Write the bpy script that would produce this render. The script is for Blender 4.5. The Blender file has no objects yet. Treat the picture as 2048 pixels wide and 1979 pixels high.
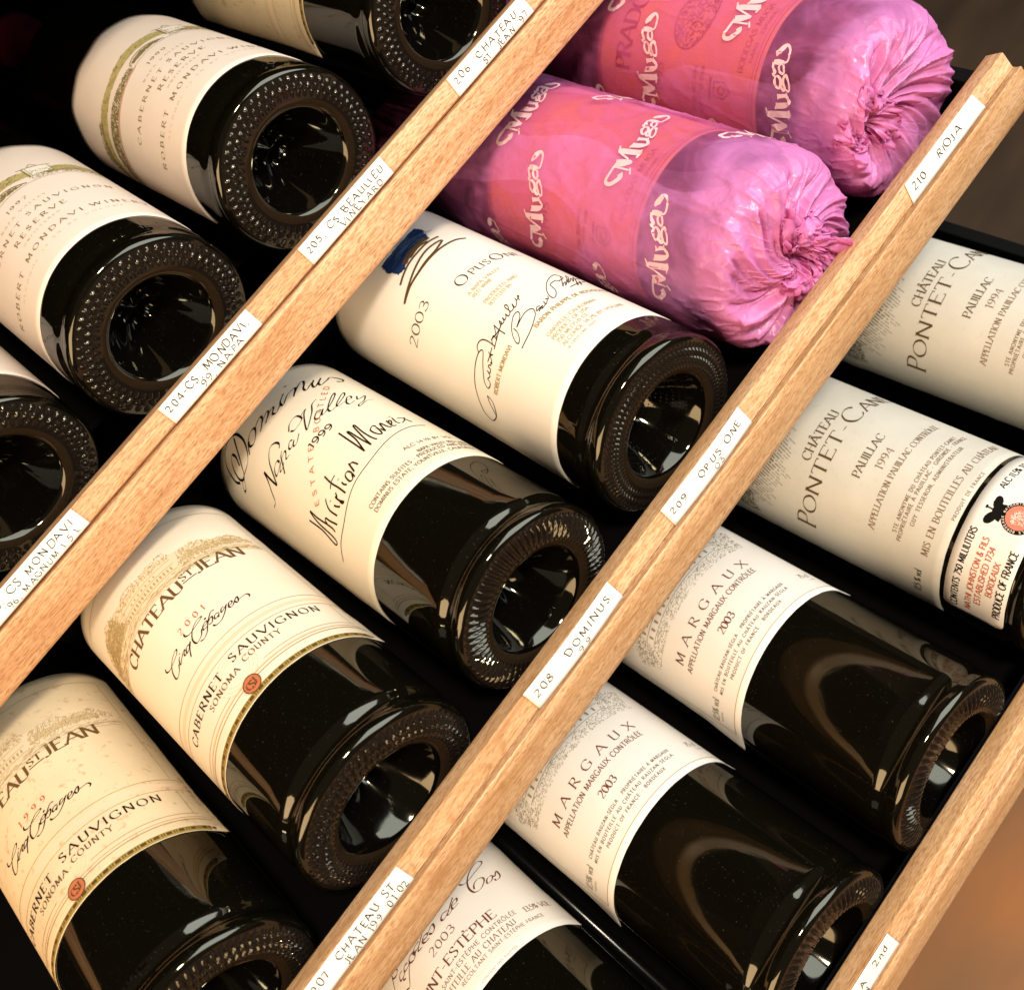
import bpy, math, random
import numpy as np
from mathutils import Vector, Matrix, noise

# ------------------------------------------------------------------ camera, world, lamps
S = 0.01                      # lengths below are centimetres; the scene is in metres
scene = bpy.context.scene
COL = scene.collection
random.seed(7)
R = math.radians

cam_d = bpy.data.cameras.new('camera')
cam = bpy.data.objects.new('camera', cam_d)
COL.objects.link(cam)
CAMR = [[-0.6069248795402264, 0.6789158800123798, -0.41317722403600354],
        [-0.7662415635789479, -0.3618425187854386, 0.5309838583639799],
        [0.21098828602358732, 0.6388608764559196, 0.7398247925656474]]
CAMP = Vector((2.05899, 24.51636, 37.55533))
cam.matrix_world = Matrix.Translation(CAMP * S) @ Matrix(CAMR).transposed().to_4x4()
cam_d.sensor_fit = 'HORIZONTAL'
cam_d.sensor_width = 36.0
cam_d.lens = 2461.72 / 2048 * 36.0
cam_d.shift_x = -74.21 / 2048
cam_d.shift_y = -210.38 / 2048
cam_d.clip_start = 0.01
cam_d.clip_end = 20
cam_d.dof.use_dof = True
cam_d.dof.focus_distance = 0.485
cam_d.dof.aperture_fstop = 16.0
scene.camera = cam

world = bpy.data.worlds.new('World')
scene.world = world
world.use_nodes = True
bg = world.node_tree.nodes['Background']
bg.inputs[0].default_value = (1.0, 0.84, 0.62, 1)
bg.inputs[1].default_value = 0.080

scene.view_settings.view_transform = 'Standard'
scene.view_settings.look = 'None'
scene.view_settings.exposure = 0.0
scene.view_settings.gamma = 1.0
scene.render.resolution_x = 1024
scene.render.resolution_y = 989
scene.cycles.max_bounces = 8
scene.cycles.diffuse_bounces = 3
scene.cycles.glossy_bounces = 4
scene.cycles.transparent_max_bounces = 10
scene.cycles.caustics_reflective = False
scene.cycles.caustics_refractive = False
scene.cycles.sample_clamp_indirect = 6.0


def area(name, loc, target, size, power, col, size_y=None):
    l = bpy.data.lights.new(name, 'AREA')
    l.shape = 'RECTANGLE' if size_y else 'DISK'
    l.size = size * S
    if size_y:
        l.size_y = size_y * S
    l.energy = power
    l.color = col
    o = bpy.data.objects.new(name, l)
    COL.objects.link(o)
    o.location = Vector(loc) * S
    d = (Vector(target) - Vector(loc)).normalized()
    o.rotation_euler = d.to_track_quat('-Z', 'Y').to_euler()
    return o


area('ceiling_spot_lamp', (-14, 80, 135), (-3, -3, 0), 19, 22.5, (1.0, 0.875, 0.70))
area('cool_room_fill', (-120, 75, 105), (0, -4, -2), 150, 42, (0.88, 0.95, 1.0), 150)  # added soft cool fill, no seen window; lifts shaded labels, lengthens heel highlights
area('warm_side_fill', (115, 45, 42), (0, -6, -2), 110, 20.0, (1.0, 0.70, 0.43), 70)  # added warm fill in place of bounce off the wood, brightens label sides

# ------------------------------------------------------------------ helpers


def tag(o, label=None, cat=None, group=None, kind=None):
    if label: o['label'] = label
    if cat: o['category'] = cat
    if group: o['group'] = group
    if kind: o['kind'] = kind
    return o


def mesh(name, verts, faces, mat=None, parent=None, smooth=True, scale=S):
    me = bpy.data.meshes.new(name)
    v = np.asarray(verts, dtype=float) * scale
    me.from_pydata(v.tolist(), [], faces)
    me.update()
    if smooth:
        me.polygons.foreach_set('use_smooth', [True] * len(me.polygons))
    o = bpy.data.objects.new(name, me)
    if mat is not None:
        for m in (mat if isinstance(mat, (list, tuple)) else [mat]):
            me.materials.append(m)
    COL.objects.link(o)
    if parent is not None:
        o.parent = parent
    return o


def empty(name, mat4):
    o = bpy.data.objects.new(name, None)
    o.empty_display_size = 0.02
    COL.objects.link(o)
    o.matrix_world = mat4
    return o


def newmat(name):
    m = bpy.data.materials.new(name)
    m.use_nodes = True
    nt = m.node_tree
    b = nt.nodes['Principled BSDF']
    return m, nt, b


def nn(nt, typ, **kw):
    n = nt.nodes.new(typ)
    for k, v in kw.items():
        if k in n.inputs:
            n.inputs[k].default_value = v
        else:
            setattr(n, k, v)
    return n


def ramp(nt, pts):
    r = nt.nodes.new('ShaderNodeValToRGB')
    el = r.color_ramp.elements
    while len(el) > len(pts):
        el.remove(el[-1])
    while len(el) < len(pts):
        el.new(0.5)
    for e, (p, c) in zip(el, pts):
        e.position = p
        e.color = (*c, 1) if len(c) == 3 else c
    return r


def simple(name, col, rough=0.6, spec=0.3, **kw):
    m, nt, b = newmat(name)
    b.inputs['Base Color'].default_value = (*col, 1)
    b.inputs['Roughness'].default_value = rough
    b.inputs['Specular IOR Level'].default_value = spec
    for k, v in kw.items():
        b.inputs[k].default_value = v
    return m


def glass_mat(name, col, rough=0.035, bump=0.0, dust=True, ior=1.55):
    """near black wine glass: opaque, glossy, with a little dust and mould ripple"""
    m, nt, b = newmat(name)
    tc = nn(nt, 'ShaderNodeTexCoord')
    b.inputs['Base Color'].default_value = (*col, 1)
    b.inputs['IOR'].default_value = ior
    b.inputs['Specular Tint'].default_value = (1.0, 0.95, 0.74, 1)
    n1 = nn(nt, 'ShaderNodeTexNoise', Scale=1300.0, Detail=2.0)
    nt.links.new(tc.outputs['Object'], n1.inputs['Vector'])
    r1 = ramp(nt, [(0.0, (0, 0, 0)), (0.68, (0, 0, 0)), (0.78, (1, 1, 1))])
    nt.links.new(n1.outputs['Fac'], r1.inputs['Fac'])
    if dust:
        mx = nn(nt, 'ShaderNodeMix', data_type='RGBA')
        mx.inputs['A'].default_value = (*col, 1)
        mx.inputs['B'].default_value = (col[0] + .03, col[1] + .028, col[2] + .025, 1)
        nt.links.new(r1.outputs['Color'], mx.inputs['Factor'])
        nt.links.new(mx.outputs['Result'], b.inputs['Base Color'])
    n2 = nn(nt, 'ShaderNodeTexNoise', Scale=60.0, Detail=2.0)
    nt.links.new(tc.outputs['Object'], n2.inputs['Vector'])
    mr = nn(nt, 'ShaderNodeMapRange')
    mr.inputs['To Min'].default_value = rough
    mr.inputs['To Max'].default_value = rough + 0.05
    nt.links.new(n2.outputs['Fac'], mr.inputs['Value'])
    nt.links.new(mr.outputs['Result'], b.inputs['Roughness'])
    n3 = nn(nt, 'ShaderNodeTexNoise', Scale=38.0 + 52 * bump, Detail=1.0 + 2 * bump)
    nt.links.new(tc.outputs['Object'], n3.inputs['Vector'])
    bp = nn(nt, 'ShaderNodeBump', Strength=0.25 + 0.5 * bump, Distance=0.0006 + 0.0022 * bump)
    nt.links.new(n3.outputs['Fac'], bp.inputs['Height'])
    nt.links.new(bp.outputs['Normal'], b.inputs['Normal'])
    return m


GLASS = glass_mat('dark_bottle_glass', (0.0030, 0.0024, 0.0012), ior=1.60)
PUNT = glass_mat('punt_glass', (0.002, 0.0015, 0.001), 0.045, bump=0.22)
FOOT = glass_mat('bottle_foot_glass', (0.010, 0.007, 0.005), 0.03)
RIM = glass_mat('bottle_rim_glass', (0.020, 0.012, 0.006), 0.05)


def paper_mat(name, col, speck=0.0, speckcol=(0.5, 0.3, 0.12), tint=0.06, rough=0.62, spec=0.25):
    m, nt, b = newmat(name)
    tc = nn(nt, 'ShaderNodeTexCoord')
    n1 = nn(nt, 'ShaderNodeTexNoise', Scale=45.0, Detail=5.0)
    nt.links.new(tc.outputs['Object'], n1.inputs['Vector'])
    r1 = ramp(nt, [(0.3, tuple(c * (1 - tint) for c in col)), (0.7, col)])
    nt.links.new(n1.outputs['Fac'], r1.inputs['Fac'])
    out = r1.outputs['Color']
    if speck > 0:
        n2 = nn(nt, 'ShaderNodeTexNoise', Scale=330.0, Detail=3.0)
        nt.links.new(tc.outputs['Object'], n2.inputs['Vector'])
        r2 = ramp(nt, [(0.60, (0, 0, 0)), (0.72, (speck, speck, speck))])
        nt.links.new(n2.outputs['Fac'], r2.inputs['Fac'])
        mx = nn(nt, 'ShaderNodeMix', data_type='RGBA')
        nt.links.new(r2.outputs['Color'], mx.inputs['Factor'])
        nt.links.new(out, mx.inputs['A'])
        mx.inputs['B'].default_value = (*speckcol, 1)
        out = mx.outputs['Result']
    nt.links.new(out, b.inputs['Base Color'])
    b.inputs['Roughness'].default_value = rough
    b.inputs['Specular IOR Level'].default_value = spec
    n3 = nn(nt, 'ShaderNodeTexNoise', Scale=1400.0, Detail=2.0)
    nt.links.new(tc.outputs['Object'], n3.inputs['Vector'])
    bp = nn(nt, 'ShaderNodeBump', Strength=0.18, Distance=0.0001)
    nt.links.new(n3.outputs['Fac'], bp.inputs['Height'])
    nt.links.new(bp.outputs['Normal'], b.inputs['Normal'])
    return m


def wood_mat(name, c_dark, c_mid, c_light, pore=(0.20, 0.09, 0.03), off=0.0):
    m, nt, b = newmat(name)
    tc = nn(nt, 'ShaderNodeTexCoord')
    mp = nn(nt, 'ShaderNodeMapping')
    mp.inputs['Scale'].default_value = (5.0, 60.0, 60.0)
    mp.inputs['Location'].default_value = (off, off * .7, off * .3)
    mp.inputs['Rotation'].default_value = (0.0, R(1.5), R(2.2))
    nt.links.new(tc.outputs['Object'], mp.inputs['Vector'])
    n1 = nn(nt, 'ShaderNodeTexNoise', Scale=1.0, Detail=5.0, Distortion=1.2)
    nt.links.new(mp.outputs['Vector'], n1.inputs['Vector'])
    r1 = ramp(nt, [(0.30, c_dark), (0.5, c_mid), (0.68, c_light)])
    nt.links.new(n1.outputs['Fac'], r1.inputs['Fac'])
    # growth figure: stretched rings giving cathedral lines
    mp3 = nn(nt, 'ShaderNodeMapping')
    mp3.inputs['Scale'].default_value = (9.0, 90.0, 90.0)
    mp3.inputs['Location'].default_value = (off + 3, 0.0, 0.0)
    nt.links.new(tc.outputs['Object'], mp3.inputs['Vector'])
    n4 = nn(nt, 'ShaderNodeTexNoise', Scale=0.55, Detail=2.0, Distortion=2.0)
    nt.links.new(mp3.outputs['Vector'], n4.inputs['Vector'])
    mm = nn(nt, 'ShaderNodeMath', operation='MULTIPLY')
    mm.inputs[1].default_value = 95.0
    nt.links.new(n4.outputs['Fac'], mm.inputs[0])
    sn = nn(nt, 'ShaderNodeMath', operation='SINE')
    nt.links.new(mm.outputs[0], sn.inputs[0])
    r4 = ramp(nt, [(0.40, (1, 1, 1)), (1.0, (0.76, 0.66, 0.56))])
    nt.links.new(sn.outputs[0], r4.inputs['Fac'])
    mul = nn(nt, 'ShaderNodeMix', data_type='RGBA', blend_type='MULTIPLY')
    mul.inputs['Factor'].default_value = 0.7
    nt.links.new(r1.outputs['Color'], mul.inputs['A'])
    nt.links.new(r4.outputs['Color'], mul.inputs['B'])
    # open pores: short dark flecks along the grain
    mp2 = nn(nt, 'ShaderNodeMapping')
    mp2.inputs['Scale'].default_value = (380.0, 2500.0, 2500.0)
    mp2.inputs['Rotation'].default_value = (0.0, R(4), R(5))
    nt.links.new(tc.outputs['Object'], mp2.inputs['Vector'])
    n2 = nn(nt, 'ShaderNodeTexNoise', Scale=1.0, Detail=2.0)
    nt.links.new(mp2.outputs['Vector'], n2.inputs['Vector'])
    r2 = ramp(nt, [(0.50, (0, 0, 0)), (0.62, (0.72, 0.72, 0.72))])
    nt.links.new(n2.outputs['Fac'], r2.inputs['Fac'])
    mx = nn(nt, 'ShaderNodeMix', data_type='RGBA')
    nt.links.new(r2.outputs['Color'], mx.inputs['Factor'])
    nt.links.new(mul.outputs['Result'], mx.inputs['A'])
    mx.inputs['B'].default_value = (*pore, 1)
    nt.links.new(mx.outputs['Result'], b.inputs['Base Color'])
    mp5 = nn(nt, 'ShaderNodeMapping')
    mp5.inputs['Scale'].default_value = (45.0, 1300.0, 1300.0)
    mp5.inputs['Rotation'].default_value = (0.0, R(-2), R(3))
    nt.links.new(tc.outputs['Object'], mp5.inputs['Vector'])
    n5 = nn(nt, 'ShaderNodeTexNoise', Scale=1.0, Detail=3.0, Distortion=0.4)
    nt.links.new(mp5.outputs['Vector'], n5.inputs['Vector'])
    r5 = ramp(nt, [(0.35, (0.84, 0.78, 0.72)), (0.6, (1.05, 1.05, 1.04))])
    nt.links.new(n5.outputs['Fac'], r5.inputs['Fac'])
    mu2 = nn(nt, 'ShaderNodeMix', data_type='RGBA', blend_type='MULTIPLY')
    mu2.inputs['Factor'].default_value = 0.8
    nt.links.new(mx.outputs['Result'], mu2.inputs['A']); nt.links.new(r5.outputs['Color'], mu2.inputs['B'])
    nt.links.new(mu2.outputs['Result'], b.inputs['Base Color'])
    b.inputs['Roughness'].default_value = 0.5
    b.inputs['Specular IOR Level'].default_value = 0.3
    bp = nn(nt, 'ShaderNodeBump', Strength=0.35, Distance=0.0002)
    nt.links.new(n2.outputs['Fac'], bp.inputs['Height'])
    nt.links.new(bp.outputs['Normal'], b.inputs['Normal'])
    return m


WOOD_A = wood_mat('sapele_wood', (0.53, 0.27, 0.12), (0.66, 0.38, 0.19), (0.77, 0.48, 0.27), (0.36, 0.145, 0.05))
WOOD_B = wood_mat('beech_toned_wood', (0.53, 0.30, 0.14), (0.66, 0.41, 0.215), (0.77, 0.51, 0.30), (0.36, 0.165, 0.06), 5.0)
BLACK = simple('black_painted_steel', (0.003, 0.003, 0.003), 0.5, 0.12)
CAVITY = simple('black_cabinet_lining', (0.0025, 0.002, 0.002), 0.8, 0.05)

# ink colours
INK = {}


def ink(name, col, rough=0.6):
    if name not in INK:
        INK[name] = simple('ink_' + name, col, rough, 0.06)
    return INK[name]


BROWN = ink('dark_brown', (0.022, 0.008, 0.003))
BLK = ink('black', (0.006, 0.005, 0.004))
GOLD = ink('gold', (0.36, 0.23, 0.07))
PALEGOLD = ink('pale_gold', (0.52, 0.41, 0.24))
OLIVE = ink('olive', (0.30, 0.24, 0.075))
PALEOLIVE = ink('pale_olive', (0.50, 0.42, 0.20))
BRONZE = ink('bronze', (0.10, 0.055, 0.018))
RED = ink('orange_red', (0.46, 0.10, 0.03))
BLUE = ink('navy_blue', (0.012, 0.030, 0.10))
GREY = ink('grey', (0.30, 0.28, 0.22))
SEPIA = ink('sepia', (0.46, 0.33, 0.14))
ROSEBAND = ink('rose_band', (0.78, 0.55, 0.36))
PENCIL = ink('pencil', (0.025, 0.018, 0.008))

# ------------------------------------------------------------------ lettering
G = {
 'A': (80, 'l0,0 40,100;l40,100 80,0;n14,35 66,35'), 'B': (64, 'l10,0 10,100;c10,100 36,99 52,90 54,75 50,60 35,54 10,53;c10,53 42,52 58,44 62,27 56,9 38,1 10,0'),
 'C': (78, 'c76,80 64,95 42,100 18,88 5,50 18,12 42,0 64,5 76,20'), 'D': (78, 'l10,0 10,100;c10,100 42,97 66,82 74,50 66,18 42,3 10,0'),
 'E': (58, 'l10,0 10,100;n10,100 54,100;n10,53 45,53;n10,0 57,0;s54,100 54,84;s57,0 57,17'), 'F': (54, 'l10,0 10,100;n10,100 54,100;n10,53 45,53;s54,100 54,84'),
 'G': (84, 'c76,80 64,95 42,100 18,88 5,50 18,12 42,0 62,3 76,14;l76,8 76,44;n58,44 84,44'), 'H': (78, 'l10,0 10,100;l68,0 68,100;n10,53 68,53'),
 'I': (20, 'l10,0 10,100'), 'J': (40, 'l30,100 30,22;c30,22 26,3 14,-4 0,2'), 'K': (70, 'l10,0 10,100;l64,100 10,42;l26,58 70,0'),
 'L': (54, 'l10,100 10,0;n10,0 54,0;s54,0 54,17'), 'M': (94, 'l10,0 14,100;l14,100 47,10;l47,10 80,100;l80,100 86,0'),
 'N': (78, 'l10,0 10,100;l10,100 68,0;l68,0 68,100'), 'O': (84, 'c42,100 17,88 4,50 17,12 42,0 67,12 80,50 67,88 42,100'),
 'P': (58, 'l10,0 10,100;c10,100 38,99 54,90 56,73 50,55 36,48 10,48'), 'Q': (84, 'c42,100 17,88 4,50 17,12 42,0 67,12 80,50 67,88 42,100;l48,20 80,-14'),
 'R': (68, 'l10,0 10,100;c10,100 38,99 54,90 56,74 50,57 36,50 10,50;l32,50 68,0'), 'S': (54, 'c46,84 37,98 24,100 10,92 7,77 18,62 35,50 47,36 46,16 32,2 18,0 5,14'),
 'T': (68, 'l34,0 34,100;n2,100 66,100;s2,100 2,84;s66,100 66,84'), 'U': (76, 'l10,100 10,34;c10,34 14,9 38,0 62,9 66,34;l66,34 66,100'),
 'V': (78, 'l0,100 39,0;l39,0 78,100'), 'W': (108, 'l0,100 28,0;l28,0 54,100;l54,100 80,0;l80,0 108,100'), 'X': (72, 'l0,100 72,0;l70,100 0,0'),
 'Y': (70, 'l0,100 35,50;l70,100 35,50;l35,50 35,0'), 'Z': (62, 'n4,100 60,100;l60,100 2,0;n2,0 62,0'),
 '0': (60, 'c30,100 11,85 4,50 11,15 30,0 49,15 56,50 49,85 30,100'), '1': (34, 'l20,0 20,100;n20,100 4,84'),
 '2': (58, 'c6,80 13,95 30,100 47,89 48,70 34,42 4,2;n4,0 56,0'), '3': (56, 'c6,86 20,99 36,98 46,80 38,60 20,54;c20,54 44,50 52,28 42,6 22,0 4,12'),
 '4': (60, 'l44,0 44,100;n44,100 2,32;n2,32 60,32'), '5': (56, 'n48,100 14,100;l14,100 10,56;c10,56 28,63 46,54 52,32 42,8 22,0 5,8'),
 '6': (58, 'c48,97 26,88 10,60 7,28 18,4 34,0 50,12 52,34 42,54 24,54 9,38'), '7': (56, 'n4,100 54,100;l54,100 20,0'),
 '8': (58, 'c28,54 12,66 11,86 28,100 45,86 44,66 28,54 8,40 5,14 28,0 51,14 48,40 28,54'), '9': (58, 'c10,3 32,12 48,40 51,72 40,96 24,100 8,88 6,66 16,46 34,46 49,62'),
 '.': (18, 'l8,0 8,7'), ',': (18, 'l10,6 5,-14'), '-': (40, 'n6,42 34,42'), "'": (16, 'l8,100 6,78'), '/': (40, 'l0,-5 38,105'),
 '%': (76, 'l60,100 14,0;c16,98 4,76 16,54 28,76 16,98;c58,46 46,24 58,2 70,24 58,46'), '&': (70, 'c66,0 22,60 18,88 32,100 44,86 36,68 8,34 8,12 24,0 46,8 64,44'),
 '*': (80, 'c40,85 15,70 5,45 15,20 40,5 65,20 75,45 65,70 40,85;c52,58 40,64 28,45 40,26 52,32'),
 'v': (46, 'l2,62 23,0;l23,0 44,62'), 'o': (52, 'c26,64 8,52 4,32 8,10 26,0 44,10 48,32 44,52 26,64'), 'l': (20, 'l10,0 10,100'), 'c': (46, 'c42,52 26,64 8,50 4,32 8,12 26,0 42,10'),
 'u': (52, 'l8,62 8,20;c8,20 12,2 26,0 40,6 44,20;l44,62 44,0'), 'n': (52, 'l8,0 8,62;c8,40 20,60 34,62 44,50 44,36;l44,36 44,0'), 'd': (54, 'c44,50 28,62 8,50 5,30 10,8 26,0 44,12;l44,0 44,100'),
 ' ': (40, ''),
}
ACC = {'É': ('E', 'l24,112 38,128'), 'À': ('A', 'l32,128 46,112'), 'Â': ('A', 'l26,110 40,124;l40,124 54,110'), 'Ô': ('O', 'l28,112 42,126;l42,126 56,112'), 'È': ('E', 'l20,128 34,112')}
for k, (b_, a_) in ACC.items():
    G[k] = (G[b_][0], G[b_][1] + ';' + a_)


def smooth_pts(P, n=5):
    """Catmull-Rom through rows of P"""
    P = np.asarray(P, float)
    if len(P) < 3:
        return P
    closed = np.linalg.norm(P[0, :2] - P[-1, :2]) < 1e-6
    a = P[-2] if closed else 2 * P[0] - P[1]
    z = P[1] if closed else 2 * P[-1] - P[-2]
    Q = np.vstack([a, P, z])
    out = []
    for i in range(1, len(Q) - 2):
        p0, p1, p2, p3 = Q[i - 1], Q[i], Q[i + 1], Q[i + 2]
        for k in range(n):
            t = k / n
            out.append(0.5 * ((2 * p1) + (-p0 + p2) * t + (2 * p0 - 5 * p1 + 4 * p2 - p3) * t * t + (-p0 + 3 * p1 - 3 * p2 + p3) * t ** 3))
    out.append(Q[-2])
    return np.array(out)


def nib(thin, thick, ang=28, pw=1.4):
    a = R(ang)

    def f(dx, dy):
        l = math.hypot(dx, dy) + 1e-9
        s = abs(math.sin(math.atan2(dy, dx) - a))
        return thin + (thick - thin) * s ** pw
    return f


class Ink:
    """collects printed shapes in label coordinates: u round the bottle, v up the bottle"""
    def __init__(self):
        self.V = []; self.F = []; self.n = 0

    def ribbon(self, P, W):
        P = np.asarray(P, float)
        keep = [0]
        for i in range(1, len(P)):
            if np.linalg.norm(P[i] - P[keep[-1]]) > 1e-4:
                keep.append(i)
        P = P[keep]; W = np.asarray(W, float)[keep]
        if len(P) < 2:
            return
        T = np.gradient(P, axis=0)
        T /= (np.linalg.norm(T, axis=1)[:, None] + 1e-9)
        N = np.stack([-T[:, 1], T[:, 0]], 1)
        lay = (self.n % 6) * 0.0022; self.n += 1
        b = len(self.V)
        for i in range(len(P)):
            l = P[i] + N[i] * W[i] / 2; r = P[i] - N[i] * W[i] / 2
            self.V.append((l[0], l[1], lay)); self.V.append((r[0], r[1], lay))
        for i in range(len(P) - 1):
            self.F.append((b + 2 * i, b + 2 * i + 1, b + 2 * i + 3, b + 2 * i + 2))

    def line(self, P, wf, smooth=False, step=0.15):
        P = np.asarray(P, float)
        if smooth:
            P = smooth_pts(P)
        out = [P[0]]
        for i in range(1, len(P)):
            d = np.linalg.norm(P[i] - P[i - 1]); k = max(1, int(math.ceil(d / step)))
            for j in range(1, k + 1):
                out.append(P[i - 1] + (P[i] - P[i - 1]) * j / k)
        P = np.array(out)
        T = np.gradient(P, axis=0) if len(P) > 1 else P
        W = [wf(t[0], t[1]) if callable(wf) else wf for t in T]
        self.ribbon(P, W)

    def trace(self, strokes, thin, thick, ang=28, du=0, dv=0, k=1.0, pw=1.2):
        f = nib(thin, thick, ang, pw)
        for s in strokes:
            P = np.array(s, float).reshape(-1, 2) * k + (du, dv)
            if len(P) == 2:
                self.line(P, thick)
            else:
                self.line(P, f, True)

    def text(self, s, u0, u1, v, h, style='serif', weight=1.0, track=12, jit=0.0, slope=0.0, vfun=None):
        rnd = random.Random(hash(s) & 0xffff) if False else random.Random(sum(ord(c) * (i + 3) for i, c in enumerate(s)))
        w = sum(G[c][0] + track for c in s) - track
        sx = (u1 - u0) / w; sy = h / 100.0
        if style == 'serif':
            f = nib(0.04 * h * weight, 0.16 * h * weight, 18, 1.5)
        elif style == 'light':
            f = nib(0.045 * h * weight, 0.11 * h * weight, 18, 1.4)
        elif style == 'sans':
            f = nib(0.115 * h * weight, 0.14 * h * weight)
        else:
            f = nib(0.07 * h * weight, 0.13 * h * weight, 40)
        x = u0
        for ch in s:
            gw, g = G[ch]
            jx, jy, js, jr = (rnd.uniform(-1, 1) * jit for _ in range(4)); js *= 1.8; jy *= 1.3; jr *= 2
            for st in g.split(';'):
                if not st: continue
                kind = st[0]
                P = np.array([[float(t) for t in q.split(',')] for q in st[1:].split()])
                if kind == 's' and style not in ('serif', 'light'): continue
                Q = P.copy()
                if style == 'hand' and jit:
                    Q += np.array([[rnd.uniform(-1, 1), rnd.uniform(-1, 1)] for _ in Q]) * 7 * jit * 6
                X = x + (Q[:, 0] * (1 + js) + Q[:, 1] * jr * 1.2) * sx + jx * h
                Y = v + Q[:, 1] * sy * (1 + js) + jy * h
                if slope: Y = Y + (X - u0) * slope
                if vfun: Y = Y + np.array([vfun(t) for t in X])
                PP = np.stack([X, Y], 1)
                wf = f
                if kind in 'ns' and style in ('serif', 'light'):
                    wf = 0.045 * h * weight + (0.01 * h if style == 'serif' else 0)
                self.line(PP, wf, kind == 'c')
                if kind == 'l' and style in ('serif', 'light') and ch not in '.,-\'/%':
                    for e, o in ((P[0], P[-1]), (P[-1], P[0])):
                        if (abs(e[1]) < 3 or abs(e[1] - 100) < 3) and abs(e[1] - o[1]) > 40:
                            if ch in 'V' and e[1] < 3: continue
                            if ch in 'W' and (e[1] < 3 or abs(e[0] - 54) < 2): continue
                            if ch in 'A' and e[1] > 90: continue
                            if ch in 'N' and e[0] == 68 and e[1] < 3 or ch == 'M' and 20 < e[0] < 70: continue
                            if ch in 'J' and e[1] < 30 or ch in '47' and e[1] > 50: continue
                            a = 13 if style == 'serif' else 9
                            px = x + e[0] * sx; py = v + e[1] * sy
                            if slope: py += (px - u0) * slope
                            if vfun: py += vfun(px)
                            self.line([(px - a * sy, py), (px + a * sy, py)], 0.035 * h * weight + 0.004)
            x += (gw + track) * sx

    def fill(self, poly, dv=0.05, jag=0.0):
        P = np.asarray(poly, float)
        v0, v1 = P[:, 1].min(), P[:, 1].max()
        lay = (self.n % 6) * 0.0022; self.n += 1
        def cross(v):
            xs = []
            for i in range(len(P)):
                a, b = P[i], P[(i + 1) % len(P)]
                if (a[1] <= v) != (b[1] <= v):
                    xs.append(a[0] + (b[0] - a[0]) * (v - a[1]) / (b[1] - a[1]))
            return sorted(xs)
        v = v0 + dv / 2
        while v < v1:
            xs = cross(v)
            for i in range(0, len(xs) - 1, 2):
                a = xs[i] + random.uniform(-jag, jag); c = xs[i + 1] + random.uniform(-jag, jag)
                k = max(1, int(abs(c - a) / 0.18)); b = len(self.V)
                for j in range(k + 1):
                    u = a + (c - a) * j / k
                    self.V.append((u, v - dv / 2 * 1.02, lay)); self.V.append((u, v + dv / 2 * 1.02, lay))
                for j in range(k):
                    self.F.append((b + 2 * j, b + 2 * j + 2, b + 2 * j + 3, b + 2 * j + 1))
            v += dv

    def stipple(self, poly, n, ln=0.08, wd=0.02, ang=None, spread=0.6, dens=None):
        P = np.asarray(poly, float)
        lo, hi = P.min(0), P.max(0); done = 0; tries = 0
        while done < n and tries < n * 30:
            tries += 1
            x = random.uniform(lo[0], hi[0]); y = random.uniform(lo[1], hi[1])
            c = False; j = len(P) - 1
            for i in range(len(P)):
                if (P[i][1] > y) != (P[j][1] > y) and x < (P[j][0] - P[i][0]) * (y - P[i][1]) / (P[j][1] - P[i][1]) + P[i][0]:
                    c = not c
                j = i
            if not c: continue
            if dens and random.random() > dens(x, y): continue
            a = (ang if ang is not None else random.uniform(0, math.pi)) + random.gauss(0, spread)
            l = ln * random.uniform(0.4, 1.2)
            d = np.array([math.cos(a), math.sin(a)]) * l / 2
            self.ribbon(np.array([[x, y] - d, [x, y] + d]), [wd * random.uniform(.6, 1.2)] * 2)
            done += 1

    def build(self, name, mat, parent, r, off=0.022, label=None):
        if not self.V: return None
        A = np.array(self.V)
        rr = r + off + 0.018 + A[:, 2]
        th = A[:, 0] / r
        V = np.stack([-rr * np.sin(th), rr * np.cos(th), A[:, 1]], 1)
        o = mesh(name, V, self.F, mat, parent, smooth=False)
        if label: o['label'] = label
        return o

    def build_flat(self, name, mat, parent, fn, off=0.02):
        A = np.array(self.V)
        V = np.array([fn(a[0], a[1], off + a[2]) for a in A])
        return mesh(name, V, self.F, mat, parent, smooth=False)

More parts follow.
